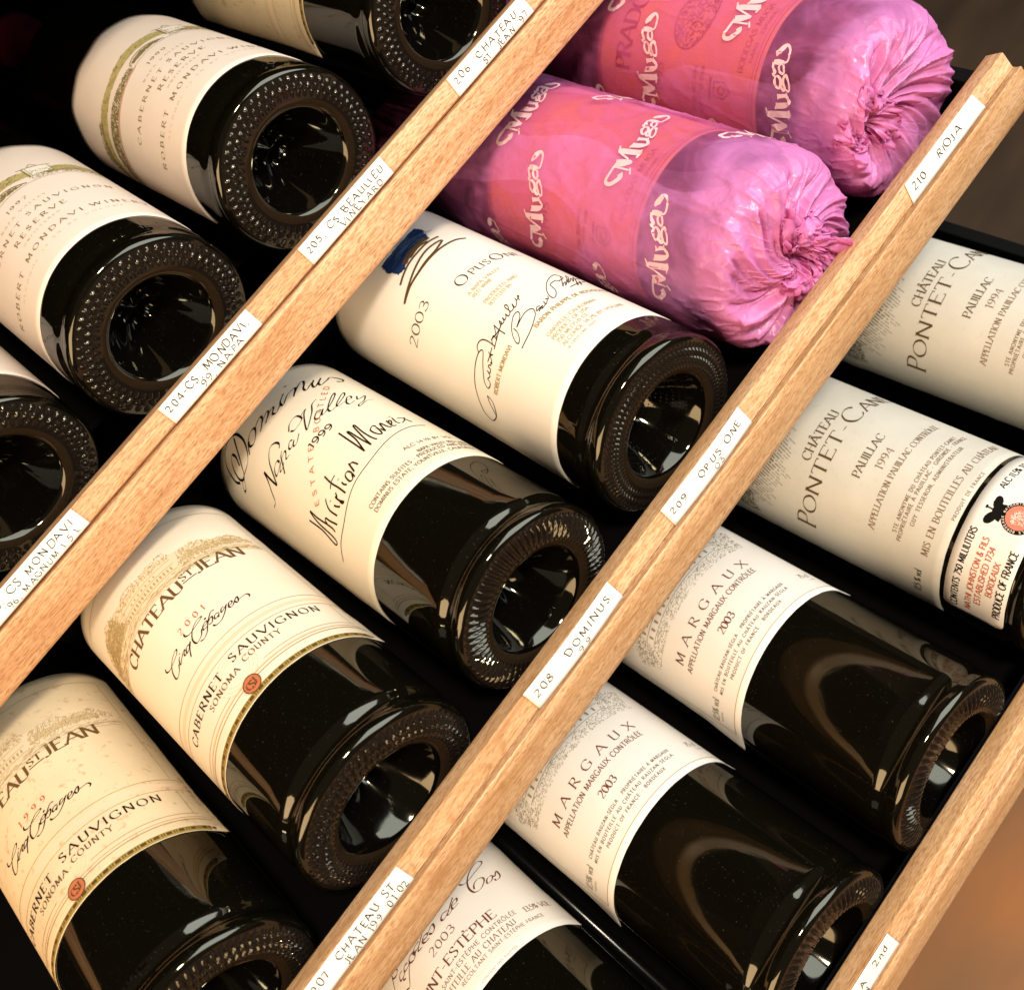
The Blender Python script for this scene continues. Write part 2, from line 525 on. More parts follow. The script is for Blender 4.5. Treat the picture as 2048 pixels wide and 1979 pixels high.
TR={'sigRM':[[-3.49,6.4,-3.58,6.17,-3.79,5.98,-4.21,5.9,-4.56,6.12,-4.61,6.33,-4.42,6.67,-3.91,6.94,-3.39,7.15,-2.96,7.25,-2.46,7.33,-2.03,7.33,-1.85,7.22,-1.9,7.1,-2.27,6.94,-2.66,6.78,-3.01,6.61,-3.16,6.39,-3.03,6.28,-2.87,6.32,-2.79,6.47,-2.64,6.37,-2.48,6.6,-2.54,6.42,-2.37,6.43,-2.33,6.58,-2.24,6.56,-2.22,6.46,-2.11,6.52,-2.15,6.42],[-3.49,6.4,-3.74,6.27,-4.0,6.06,-4.24,5.91],[-2.15,6.42,-2.02,6.52,-1.86,6.69,-1.78,6.83],[-2.15,6.68,-1.88,6.68,-1.56,6.73],[-1.86,6.69,-1.81,6.53],[-1.99,7.33,-1.84,7.49,-1.62,7.51,-1.47,7.38,-1.42,7.11,-1.45,6.77,-1.47,6.63],[-1.46,6.76,-1.3,6.91,-1.14,6.94,-1.14,6.85,-1.22,6.66,-0.94,6.96,-0.74,7.19],[-1.59,6.58,-1.24,6.68,-0.79,6.82,-0.49,6.94],[-0.75,7.21,-0.82,6.83,-0.85,6.42],[-1.32,6.94,-0.89,6.82,-0.57,6.89,-0.5,7.08,-0.6,6.9,-0.45,6.83,-0.32,7.04,-0.37,6.84,-0.18,6.94,-0.14,7.04,-0.15,6.81,0.05,6.93,0.09,7.23,0.18,7.37,0.21,7.22,0.03,6.91,0.22,6.87,0.37,7.13,0.29,6.84,0.55,7.01,0.65,7.24],[0.6,7.06,0.81,7.15,0.8,7.24,0.66,6.95]],
'sigBP':[[-1.05,5.28,-0.31,5.39,0.33,5.7,0.56,5.99,0.53,6.17,0.28,6.25,-0.09,6.18,-0.42,6.09,-0.03,6.27,0.14,6.43,0.17,6.59,-0.04,6.62,-0.38,6.42,-0.7,6.13,-0.93,5.76,-0.94,5.56,-0.76,5.65,-0.57,5.93,-0.51,6.2],[0.83,5.93,0.73,5.99,0.56,5.83,0.81,5.85,0.59,5.72,0.92,5.86,0.76,5.72,1.02,5.8,1.1,6.0,1.04,5.77,1.27,5.95,1.27,6.06,1.34,5.95,1.45,6.12],[2.66,6.68,2.56,6.86,2.15,6.72,2.05,6.52,1.94,6.18,1.65,5.85,1.48,5.85,1.56,6.21,1.9,6.69,2.42,7.14,2.96,7.39,3.12,7.22,3.05,6.93,2.7,6.78],[3.11,7.16,2.82,6.77,2.38,6.22,2.59,6.42,2.81,6.54,2.53,6.22,2.86,6.51,3.06,6.74,2.86,6.39,3.42,7.01,3.4,7.15,2.98,6.47,3.45,6.88,3.2,6.47,3.76,7.06,3.41,6.52,3.66,6.81,4.1,6.96],[2.59,6.01,3.13,6.19,3.95,6.52],[3.35,6.46,3.05,6.03],[3.59,6.53,3.26,6.04]],
'zig':[[-1.07,13.15,-0.54,13.34,-0.02,13.48,0.61,13.57,1.28,13.69,1.88,13.69],[1.76,13.28,1.22,13.32,0.63,13.22,-0.16,12.95,-0.84,12.7,-1.69,12.42,-1.0,12.56,-0.27,12.63,0.49,12.76,1.11,12.89,1.76,13.28],[-1.69,12.42,-1.1,12.56,-0.2,12.61,0.72,12.73,1.53,12.82,2.21,12.85,2.65,12.73],[-0.23,13.72,0.25,13.92,0.78,13.99,1.42,14.09],[-0.14,13.58,0.43,13.81,0.97,13.92,1.54,13.91],[0.29,13.66,0.87,13.8,1.33,13.76]],
'blob':[[-0.77,15.1,-0.04,15.07,0.89,15.2,1.65,15.46,1.74,15.34,1.85,14.95,1.68,14.76,1.64,14.49,1.52,14.26,1.37,14.26,0.88,14.11,0.31,13.91,-0.02,13.94,-0.36,13.74,-0.54,13.79,-0.71,13.87,-0.78,14.35,-0.92,14.54,-0.8,14.8]],
'sigCM':[[-2.79,9.44,-2.82,8.51,-3.01,7.72,-3.0,7.54,-2.89,7.53,-2.77,7.84,-2.65,8.77,-2.52,9.26,-2.41,9.48,-2.47,8.95,-2.46,8.27,-2.47,7.91,-2.53,7.71],[-2.46,8.22,-2.36,8.44,-2.26,8.43,-2.26,8.15,-2.21,7.68],[-1.59,8.78,-1.74,8.62,-1.89,8.32,-1.9,7.82],[-1.62,8.19,-1.6,8.03,-1.53,7.83],[-1.17,8.39,-1.28,8.2,-1.31,8.31,-1.34,8.02,-1.28,7.75,-1.36,7.77,-1.37,7.96],[-0.88,9.38,-0.95,8.85,-0.94,8.36,-0.96,7.87],[-0.62,8.91,-0.91,8.89,-1.17,8.75],[-0.7,8.37,-0.72,8.2,-0.67,8.04],[-0.18,8.19,-0.23,8.42,-0.42,8.39,-0.5,8.02,-0.36,7.94,-0.2,8.17,-0.25,7.91],[0.05,8.65,-0.09,8.11],[0.02,8.54,0.15,8.54,0.2,8.39,0.22,8.19],[0.88,10.32,0.86,9.86,0.84,9.16,0.81,8.46],[0.81,8.46,1.04,9.35,1.11,10.03,1.17,9.88,1.16,9.14,1.19,8.5],[1.19,8.5,1.3,9.21,1.47,10.07,1.55,10.08,1.48,9.44,1.48,8.84,1.54,8.56],[2.05,9.32,1.99,9.46,1.81,9.36,1.73,9.23,1.75,8.9,1.88,8.68,1.98,8.96,2.02,9.28],[2.06,9.03,2.11,8.74],[2.11,8.74,2.18,9.04,2.27,9.36,2.32,9.36,2.37,9.0,2.45,8.81],[2.62,9.41,2.57,9.08,2.63,9.04,2.76,9.27,2.73,9.37,2.59,9.17,2.56,8.89,2.71,8.82],[2.99,9.53,2.92,9.25,2.89,9.06,2.97,8.93],[3.18,9.42,3.39,9.32,3.47,9.06,3.53,8.87],[3.07,8.91,3.34,9.12,3.5,9.37]],
'sigUL':[[-3.54,7.09,-2.83,7.26,-1.93,7.33,-0.58,7.7,0.65,7.85,2.11,8.25,3.14,8.44,3.89,8.44]],
'sigDots':[[-1.56,8.48,-1.56,8.45],[-0.69,8.62,-0.69,8.59],[3.0,9.69,2.98,9.64]],
'dominus':[[-3.36,14.66,-3.46,15.06,-3.14,15.64,-2.62,15.95,-2.04,15.97,-1.62,15.77,-1.45,15.46,-1.52,14.89,-1.9,14.37,-2.36,14.22,-3.14,14.43,-3.49,14.42,-3.63,14.32,-3.4,14.21,-2.95,14.35],[-1.66,15.62,-1.95,15.24,-2.41,14.71,-2.94,14.31,-3.2,14.65,-3.01,15.08,-2.64,15.38,-2.35,15.41,-2.34,15.12,-2.58,14.75],[-1.88,14.21,-1.49,14.57,-1.06,14.73,-0.82,14.62,-1.01,14.35,-1.35,14.21,-1.56,14.36,-1.44,14.57],[-0.82,14.57,-0.38,14.72,-0.27,14.59,-0.5,14.36,-0.8,14.15],[-0.5,14.36,-0.01,14.56,0.06,14.48,-0.15,14.31,-0.39,14.16],[-0.19,14.27,0.24,14.46,0.33,14.4,0.1,14.19,0.25,14.05,0.7,14.3],[1.1,14.69,0.67,14.35,0.66,14.09,1.07,14.4,1.32,14.51],[1.32,14.51,1.57,14.59,1.59,14.49,1.24,14.09],[1.4,14.24,1.94,14.7,2.16,14.73,2.05,14.5,1.81,14.18,1.85,14.0,2.37,14.37],[2.54,14.5,2.24,14.16,2.24,13.92,2.88,14.47],[2.91,14.52,2.52,14.09,2.55,13.91,3.07,14.23],[3.07,14.23,3.32,14.43,3.6,14.32,3.77,14.07,3.54,13.83,3.33,13.93],[1.44,15.07,1.43,15.02]],
'napa':[[-3.34,11.98,-3.04,11.92,-2.7,12.24,-2.4,12.56,-2.17,12.96],[-2.15,12.96,-2.26,12.44,-2.32,11.92],[-2.3,11.91,-2.02,12.3,-1.62,12.84,-1.16,13.13,-0.87,13.01,-0.79,12.76,-0.94,12.59],[-1.41,12.19,-1.43,12.37,-1.76,12.36,-1.98,12.09,-1.73,12.06,-1.39,12.14,-1.73,11.94,-1.52,11.88,-1.31,11.94],[-0.98,12.38,-1.19,12.25,-1.44,11.92,-1.69,11.62],[-1.21,12.17,-0.94,12.23,-0.94,12.11,-1.15,11.91,-0.93,11.85],[-0.36,12.17,-0.5,12.25,-0.73,12.07,-0.65,11.95,-0.33,12.09,-0.55,11.9,-0.37,11.84,-0.0,12.09],[-0.17,12.64,0.12,12.93,0.53,12.96,0.6,12.62,0.39,12.48,0.02,12.42,-0.12,12.58],[0.59,12.72,1.03,12.9,0.75,12.65,0.29,11.84,1.01,12.42,1.35,12.88,1.68,13.03],[1.37,12.2,1.17,12.28,0.88,12.02,1.0,11.86,1.45,12.2,1.18,11.9,1.38,11.92],[1.38,11.92,1.88,12.23,2.38,12.67,2.45,12.87,2.0,12.48,1.57,12.01,1.56,11.78,1.88,11.85],[1.88,11.85,2.39,12.19,2.75,12.49,2.8,12.69,2.3,12.29,1.98,11.98,1.98,11.83,2.38,11.94],[2.38,11.94,2.76,12.03,2.85,12.23,2.68,12.22,2.37,11.82,2.42,11.62,2.76,11.76],[3.09,12.11,2.92,11.8,3.23,11.92,3.49,12.06,3.09,11.58,2.64,11.33,2.65,11.2,3.13,11.49,3.59,11.58]],
'cinq':[[-1.78,9.22,-1.83,9.1,-1.74,8.99,-1.52,8.95,-1.11,8.99,-0.93,9.08,-0.92,9.17,-1.13,9.14,-1.41,9.02,-1.63,8.8,-1.72,8.57,-1.71,8.45,-1.58,8.41,-1.37,8.51,-1.23,8.67],[-1.0,8.83,-1.11,8.75,-1.19,8.59,-1.09,8.55],[-0.93,8.91,-0.94,8.88],[-0.84,8.76,-0.94,8.7,-1.11,8.6],[-0.95,8.69,-0.74,8.79,-0.69,8.75,-0.81,8.68,-0.81,8.59,-0.68,8.6],[-0.4,8.71,-0.51,8.77,-0.63,8.72,-0.7,8.57,-0.56,8.6,-0.32,8.8],[-0.34,8.77,-0.56,8.54,-0.7,8.3],[-0.31,9.29,-0.33,9.15,-0.18,9.04,0.15,9.06,0.5,9.14,0.57,9.18,0.51,9.23,0.28,9.2,-0.01,9.04,-0.22,8.77,-0.24,8.54,-0.15,8.46,0.1,8.54,0.27,8.75],[0.38,8.75,0.53,8.76,0.6,8.83,0.51,8.86,0.37,8.79,0.29,8.64,0.46,8.63],[0.57,8.96,0.65,9.0],[1.06,9.01,0.93,9.04,0.76,8.91,0.51,8.65,0.31,8.42,0.07,8.32,-0.06,8.38],[0.64,8.76,0.81,8.84,0.82,8.75,0.69,8.6,0.56,8.62],[1.11,8.76,0.98,8.8,0.86,8.69,0.9,8.61,1.1,8.71,0.98,8.6,1.06,8.59],[1.38,8.83,1.27,8.83,1.17,8.66,1.38,8.76,1.53,8.86],[1.49,8.83,1.29,8.59,0.99,8.37,0.72,8.36,0.64,8.47],[1.51,8.67,1.69,8.74,1.73,8.84,1.61,8.83,1.51,8.67,1.56,8.58,1.72,8.64],[1.69,8.63,1.98,8.88,1.95,8.69,1.85,8.6,1.8,8.72],[1.91,8.69,2.1,8.72,2.32,8.75,2.39,8.63,2.32,8.54]],
'cos':[[2.18,10.51,2.3,10.4,2.59,10.41,3.32,10.68,3.74,10.87,3.78,11.0,3.52,11.02,3.01,10.79,2.61,10.48,2.38,10.11,2.43,9.78,2.76,9.75,3.14,10.0,3.19,10.18,2.93,10.23,2.65,10.09,2.52,9.9],[3.59,10.09,3.32,10.02,3.16,9.81,3.4,9.83,3.64,10.02,3.57,10.1,3.72,9.98],[3.74,9.97,4.01,10.22,4.02,9.99,3.88,9.82,3.63,9.76,3.61,9.86],[1.13,9.96,0.85,10.0,0.69,9.87,0.79,9.78,1.15,9.89],[1.62,10.23,1.19,9.94,1.0,9.82,1.08,9.77,1.33,9.85],[1.4,9.94,1.62,9.95,1.7,10.08,1.51,10.07,1.33,9.94,1.33,9.81,1.64,9.85],[-0.03,9.96,0.31,10.06,0.29,9.88,0.1,9.79,-0.04,9.9],[-0.4,9.96,-0.17,9.9,-0.08,9.99,-0.26,10.03,-0.44,9.94,-0.38,9.82,-0.13,9.77],[-0.53,10.1,-0.82,10.12,-0.99,10.03,-0.76,9.96,-0.47,10.05],[-0.05,10.24,-0.65,9.97,-0.81,9.86,-0.59,9.81],[-1.04,10.08,-1.3,10.1,-1.43,9.96,-1.22,9.85,-1.03,9.91,-1.05,10.07,-0.93,9.94],[-1.52,10.08,-1.75,10.14,-1.91,10.02,-1.64,9.96,-1.41,10.01],[-1.43,10.0,-1.83,9.76,-2.21,9.52,-2.5,9.63],[-1.98,10.19,-2.26,10.21,-2.4,10.06,-2.05,9.99,-1.86,10.03],[-1.89,10.03,-2.24,9.95,-2.09,9.84],[-2.48,10.71,-2.77,10.49,-3.09,10.29],[-3.02,10.85,-2.32,10.68,-2.13,10.45,-2.4,10.38,-2.74,10.54]],
'muga':[[0.52,-0.5,0.21,0.37,-0.59,0.17,0.01,-0.29,0.14,0.0,0.03,0.12,0.35,0.03,0.1,0.86,-0.08,0.1],[0.85,-0.06,0.27,0.98,-0.41,0.24,1.1,-0.77,0.09],[0.71,-0.05,0.06,0.77,-0.83,0.06],[0.88,-0.84,0.05,0.62,-1.0,0.07],[1.11,-0.78,0.07,1.39,0.19,0.07],[1.48,0.23,0.08,1.45,0.08,0.2,1.62,-0.91,0.21],[1.66,0.31,0.05,1.4,0.16,0.1],[1.78,-0.83,0.05,1.61,-0.9,0.08,1.35,-0.85,0.06],[1.84,-0.19,0.19,1.94,-0.6,0.18,2.06,-0.81,0.11,2.18,-0.81,0.1,2.32,-0.63,0.11],[1.96,-0.23,0.04,1.7,-0.17,0.06],[2.23,-0.23,0.14,2.35,-0.65,0.11],[2.33,-0.18,0.04,2.12,-0.27,0.06],[2.46,-0.6,0.04,2.28,-0.68,0.05],[3.01,-0.0,0.07,2.87,-0.2,0.11,2.63,-0.25,0.11,2.55,-0.13,0.07,2.73,0.06,0.1,2.91,0.1,0.07,3.01,-0.0,0.07],[3.09,0.26,0.12,3.0,0.21,0.07,2.94,0.09,0.05],[2.62,-0.28,0.07,2.52,-0.44,0.1,2.6,-0.5,0.08,2.78,-0.36,0.1,2.98,-0.32,0.09,3.09,-0.41,0.11,2.94,-0.57,0.07,2.69,-0.7,0.06,2.52,-0.7,0.07,2.57,-0.54,0.05],[3.5,0.38,0.14,3.54,0.19,0.18,3.55,-0.1,0.15],[3.5,0.38,0.11,3.33,0.35,0.08,3.13,0.18,0.12,3.1,0.11,0.08],[3.49,-0.13,0.07,3.26,-0.25,0.08,3.13,-0.22,0.08,3.19,-0.05,0.08,3.35,0.05,0.08,3.46,0.04,0.07],[3.55,-0.1,0.07,3.65,-0.24,0.07,3.91,-0.23,0.07,4.15,-0.15,0.08,4.27,0.02,0.1,4.17,0.16,0.17,3.91,0.28,0.21,3.83,0.24,0.22]]}

# ------------------------------------------------------------------ bottles
BOT = {  # base centre (cm), axis pointing out of the base, radius
 'A1': ((7.707, -18.905, 8.799), (0.0027, 1.0, -0.0018), 3.849),
 'A2': ((-0.835, -18.089, 8.866), (0.0095, 0.9992, -0.0387), 3.900),
 'A3': ((-9.779, -18.636, 8.887), (-0.0088, 1.0, 0.0017), 3.916),
 'A4': ((-19.042, -18.548, 8.79), (-0.0175, 0.9998, 0.0075), 3.843),
 'B1': ((16.266, -1.954, -0.244), (0.028, 0.9996, -0.0002), 3.779),
 'B2': ((7.351, -1.78, -0.119), (0.0033, 0.998, -0.0624), 3.879),
 'B3': ((-1.335, -2.027, -0.243), (-0.0272, 0.9995, 0.0149), 3.780),
 'B4': ((-9.646, -2.1, -0.26), (0.0063, 1.0, -0.0034), 3.766),
 'B5': ((-18.128, -2.76, 0.178), (0.0028, 0.9998, 0.0181), 4.165),
 'B6': ((-26.56, -2.87, 0.093), (0.0, 1.0, -0.0018), 4.098),
 'C1': ((11.623, 7.9, -13.78), (0.0102, 0.9999, -0.0007), 3.850),
 'C2': ((2.359, 9.572, -13.719), (-0.0182, 0.9998, 0.0079), 3.901),
 'C3': ((-6.619, 9.615, -13.625), (-0.0092, 0.9998, 0.0191), 3.980),
 'C4': ((-16.194, 9.34, -13.823), (-0.0191, 0.9998, 0.002), 3.814),
 'C5': ((-25.718, 9.452, -13.947), (-0.0269, 0.9996, 0.0103), 3.709),
}


def frame(key):
    c, ax, r = BOT[key]
    z = -Vector(ax).normalized()
    y = Vector((0, 0, 1)); y = (y - z * y.dot(z)).normalized()
    x = y.cross(z)
    m = Matrix((x, y, z)).transposed().to_4x4()
    m.translation = Vector(c) * S
    return m, r


def lathe(profile, nseg, disp=None):
    """profile rows (r, z, id); disp(theta, j) -> (dr, dz)"""
    th = np.linspace(0, 2 * math.pi, nseg, endpoint=False)
    V = []
    for j, (r, z) in enumerate(profile):
        if disp is not None:
            d = disp(th, j, r, z)
        else:
            d = 0
        rr = r + (d[0] if isinstance(d, tuple) else 0)
        zz = z + (d[1] if isinstance(d, tuple) else 0)
        rr = np.broadcast_to(rr, th.shape); zz = np.broadcast_to(zz, th.shape)
        V.append(np.stack([-rr * np.sin(th), rr * np.cos(th), zz], 1))
    V = np.concatenate(V)
    F = []
    m = len(profile)
    for j in range(m - 1):
        for i in range(nseg):
            k = (i + 1) % nseg
            F.append((j * nseg + i, (j + 1) * nseg + i, (j + 1) * nseg + k, j * nseg + k))
    return V, F


def bottle_glass(parent, Rr, knurl='bead', waist=0.975, seed=0, punt='nub', nseg=520):
    """Bordeaux bottle: z = 0 at the foot, z up towards the neck"""
    rnd = random.Random(seed)
    prof = []; zone = []

    def add(r, z, t=''):
        prof.append((r, z)); zone.append(t)
    # punt, from its centre outwards
    H = 2.7
    for i in range(15):
        t = i / 14
        r = 0.56 * Rr * t
        z = H * (1 - t ** 2.1) + 0.28
        if punt == 'nub' and t < 0.35:
            z -= 0.45 * (0.5 + 0.5 * math.cos(t / 0.35 * math.pi))
        add(max(r, 0.01), z, 'punt')
    add(0.585 * Rr, 0.13, 'rim'); add(0.61 * Rr, 0.05, 'rim'); add(0.635 * Rr, 0.015, 'rim')
    n = 21
    for i in range(n):                                   # bearing ring with its moulded pattern
        t = i / (n - 1)
        r = (0.675 + 0.255 * t) * Rr
        z = 0.0 + 0.02 * t + 0.25 * max(0, t - 0.5) ** 1.6
        add(r, z, 'ring%d' % i)
    for a in (12, 25, 40, 55, 70, 82):                   # heel
        add(0.935 * Rr + 0.065 * Rr * math.sin(R(a)), 0.10 + 0.30 * (1 - math.cos(R(a))), 'heel')
    add(Rr * 1.0, 0.45); add(Rr * 0.996, 0.56)
    for i in range(9):
        t = i / 8
        add(Rr * (1 - (1 - waist) * (0.5 - 0.5 * math.cos(2 * math.pi * (0.14 + 0.86 * t)))), 0.64 + 0.85 * t ** 1.2)
    for z in (2.2, 3.5, 6, 9, 12, 15, 18.3):
        add(Rr, z)
    for i in range(1, 10):
        t = i / 9
        add(Rr - (Rr - 1.45) * (0.5 - 0.5 * math.cos(math.pi * t)) , 18.3 + 4.2 * t)
    add(1.42, 25.0); add(1.38, 28.3); add(1.5, 28.4); add(1.5, 29.3); add(1.3, 29.5); add(0.01, 29.5)

    def disp(th, j, r, z):
        t = zone[j]
        wob = 0.006 * np.sin(3 * th + seed) + 0.004 * np.sin(7 * th + 2 * seed)
        if t.startswith('ring'):
            i = int(t[4:]) * 12.0 / 20.0
            env = math.sin(math.pi * i / 12.0)
            if knurl == 'bead':
                row = (i - 3.0) / 3.6
                q = np.floor(row + 0.5)
                ph = 58 * th + 0.5 * np.sin(6 * th + seed) + math.pi * (int(q) % 2)
                b = np.clip(np.cos(ph), 0, 1) ** 1.0 * max(0.0, math.cos(math.pi * (row - q))) ** 1.2
                h = 0.12 * b * (1 if 1 <= i <= 11.6 else 0) * (0.75 + 0.35 * np.sin(5 * th + seed) * np.sin(11 * th + i)) * (1.0 if i > 3.2 else 0.45)
            elif knurl == 'diamond':
                p = 34 * th; s = i / 12 * math.pi * 1.5
                h = 0.15 * env ** 0.35 * (1 - np.minimum(1, np.abs(np.sin(p + s)) * 1.9) * np.minimum(1, np.abs(np.sin(p - s)) * 1.9))
            elif knurl == 'ridge':
                h = 0.14 * env ** 0.5 * np.clip(np.sin(70 * th + i * 0.25), -0.3, 1)
            else:
                h = 0.085 * env ** 0.5 * (np.sin(44 * th + i * 0.8) * np.sin(44 * th - i * 0.8))
            return (wob, -h + 0.012 * np.sin(4 * th + seed) * np.sin(9 * th + i * .4))
        if t == 'punt':
            amp = 0.12 * math.sin(min(1, r / (0.5 * Rr)) * math.pi)
            d = amp * (np.sin(5 * th + seed) + 0.7 * np.sin(3 * th + 1.7 * seed + z))
            if punt == 'stipple':
                d = d * .3 + 0.0
            return (0 * th, d)
        return (wob, 0 * th)
    V, F = lathe(prof, nseg, disp)
    o = mesh('glass_body', V, F, [GLASS, FOOT, RIM, PUNT], parent)
    idx = []
    for j in range(len(prof) - 1):
        m = 1 if zone[j].startswith('ring') else 2 if zone[j] == 'rim' else 3 if zone[j] == 'punt' else 0
        idx += [m] * nseg
    o.data.polygons.foreach_set('material_index', idx)
    if punt == 'stipple':                                # fine raised dots inside the punt
        dv, df = [], []
        for row in range(4, 17):
            t = row / 18
            r = 0.56 * Rr * t
            z = H * (1 - t ** 2.1) + 0.28
            k = max(6, int(2 * math.pi * r / 0.16))
            for i in range(k):
                a = 2 * math.pi * (i + 0.5 * (row % 2)) / k
                c = np.array([-r * math.sin(a), r * math.cos(a), z - 0.015])
                e = 0.05
                b = len(dv)
                dv += [c + (e, 0, 0), c + (0, e, 0), c + (-e, 0, 0), c + (0, -e, 0), c + (0, 0, -e)]
                df += [(b, b + 1, b + 4), (b + 1, b + 2, b + 4), (b + 2, b + 3, b + 4), (b + 3, b, b + 4)]
        tag(mesh('punt_stippling', dv, df, GLASS, o), kind='stuff')
    return o


def capsule(parent, mat, Rr=1.5):
    prof = [(1.50, 23.6), (1.47, 26), (1.45, 28.3), (1.58, 28.45), (1.58, 29.4), (1.4, 29.6), (0.01, 29.62)]
    V, F = lathe(prof, 48)
    return mesh('foil_capsule', V, F, mat, parent)


def label_mesh(name, parent, r, u0, u1, v0, v1, mat, off=0.028, edge=None, curl=0.0, corner=0.0):
    """paper label wrapped round the glass; edge(u) adds a wavy top edge, curl lifts the free ends"""
    nu = max(8, int((u1 - u0) / 0.12)); nv = max(6, int((v1 - v0) / 0.4))
    V = []; F = []
    for j in range(nv + 1):
        for i in range(nu + 1):
            s = i / nu; t = j / nv
            u = u0 + (u1 - u0) * s
            lo, hi = v0, v1 + (edge(u) if edge else 0)
            if corner:
                d = min(u - u0, u1 - u)
                if d < corner:
                    k = corner - math.sqrt(max(0, corner ** 2 - (corner - d) ** 2))
                    lo += k; hi -= k
            v = lo + (hi - lo) * t + 0.012 * noise.noise(Vector((u * 2.1, t * 3, r * 7)))
            ed = min(t, 1 - t) * (v1 - v0)
            lift = off + curl * max(0, 1 - min(u - u0, u1 - u) / 0.9) ** 2 * max(0, 1 - (v - v0) / 2.5) ** 1
            pk = max(0, 1 - min(u - u0, u1 - u) / 1.3) ** 2 * 0.05 * max(0, noise.noise(Vector((v * 0.9, u0 + (5 if u > 0 else 0), r * 3))))
            rr = r + lift + pk
            th = u / r
            V.append((-rr * math.sin(th), rr * math.cos(th), v))
    w = nu + 1
    for j in range(nv):
        for i in range(nu):
            F.append((j * w + i, j * w + i + 1, (j + 1) * w + i + 1, (j + 1) * w + i))
    # paper thickness: a skirt down to the glass
    ring = [i for i in range(w)] + [j * w + nu for j in range(1, nv + 1)] + [nv * w + i for i in range(nu - 1, -1, -1)] + [j * w for j in range(nv - 1, 0, -1)]
    b = len(V)
    for q in ring:
        x, y, z = V[q]; l = math.hypot(x, y); k = (r + 0.001) / l if not curl else (l - 0.012) / l
        V.append((x * k, y * k, z))
    n = len(ring)
    for i in range(n):
        F.append((ring[i], b + i, b + (i + 1) % n, ring[(i + 1) % n]))
    return mesh(name, V, F, mat, parent)


CREAM_OPUS = paper_mat('opus_label_paper', (0.86, 0.78, 0.66))
CREAM_DOM = paper_mat('ivory_label_paper', (0.83, 0.71, 0.53))
CREAM_CSJ = paper_mat('straw_label_paper', (0.80, 0.675, 0.50))
AGED_CSJ = paper_mat('foxed_label_paper', (0.76, 0.59, 0.36), speck=0.55, speckcol=(0.46, 0.25, 0.10), tint=0.14)
CREAM_MON = paper_mat('pinkish_label_paper', (0.85, 0.70, 0.57))
CREAM_RZN = paper_mat('white_label_paper', (0.78, 0.71, 0.62))
GREY_PON = paper_mat('grey_cream_label_paper', (0.60, 0.555, 0.465), tint=0.10, speck=0.12, speckcol=(0.4, 0.3, 0.2))
CREAM_COS = paper_mat('warm_white_label_paper', (0.79, 0.70, 0.59))
WHITE = paper_mat('white_tag_paper', (0.88, 0.845, 0.75), tint=0.05)
RED_FOIL = simple('dark_red_foil', (0.10, 0.008, 0.012), 0.35, 0.5)
BLACK_FOIL = simple('black_foil', (0.01, 0.009, 0.009), 0.35, 0.5)


def bottle(key, label, group, knurl, waist, foil, punt='nub', spin=0.0):
    m, r = frame(key)
    m = m @ Matrix.Rotation(spin / r, 4, 'Z')
    e = empty('wine_bottle', m)
    tag(e, label, 'wine bottle', group)
    g = bottle_glass(e, r, knurl, waist, seed=sum(map(ord, key)), punt=punt)
    capsule(e, foil)
    return e, r, g


def emboss(g, r, items):
    """raised glass lettering near the foot"""
    k = Ink()
    for s, u0, u1, v, h in items:
        k.text(s, u0, u1, v, h, 'sans', 1.1)
    A = np.array(k.V)
    V = []; F = []
    rr0 = r * 0.985
    for lift in (-0.03, 0.03):
        th = A[:, 0] / r
        rr = rr0 + lift + A[:, 2] + 0.02
        V.append(np.stack([-rr * np.sin(th), rr * np.cos(th), A[:, 1]], 1))
    n = len(A)
    V = np.concatenate(V)
    for f in k.F:
        F.append(tuple(q + n for q in f))
        a, b_, c, d = f
        F.append((a, d, d + n, a + n)); F.append((b_, c, c + n, b_ + n))
    mesh('moulded_lettering', V, F, GLASS, g, smooth=False)

# ---- label designs ------------------------------------------------


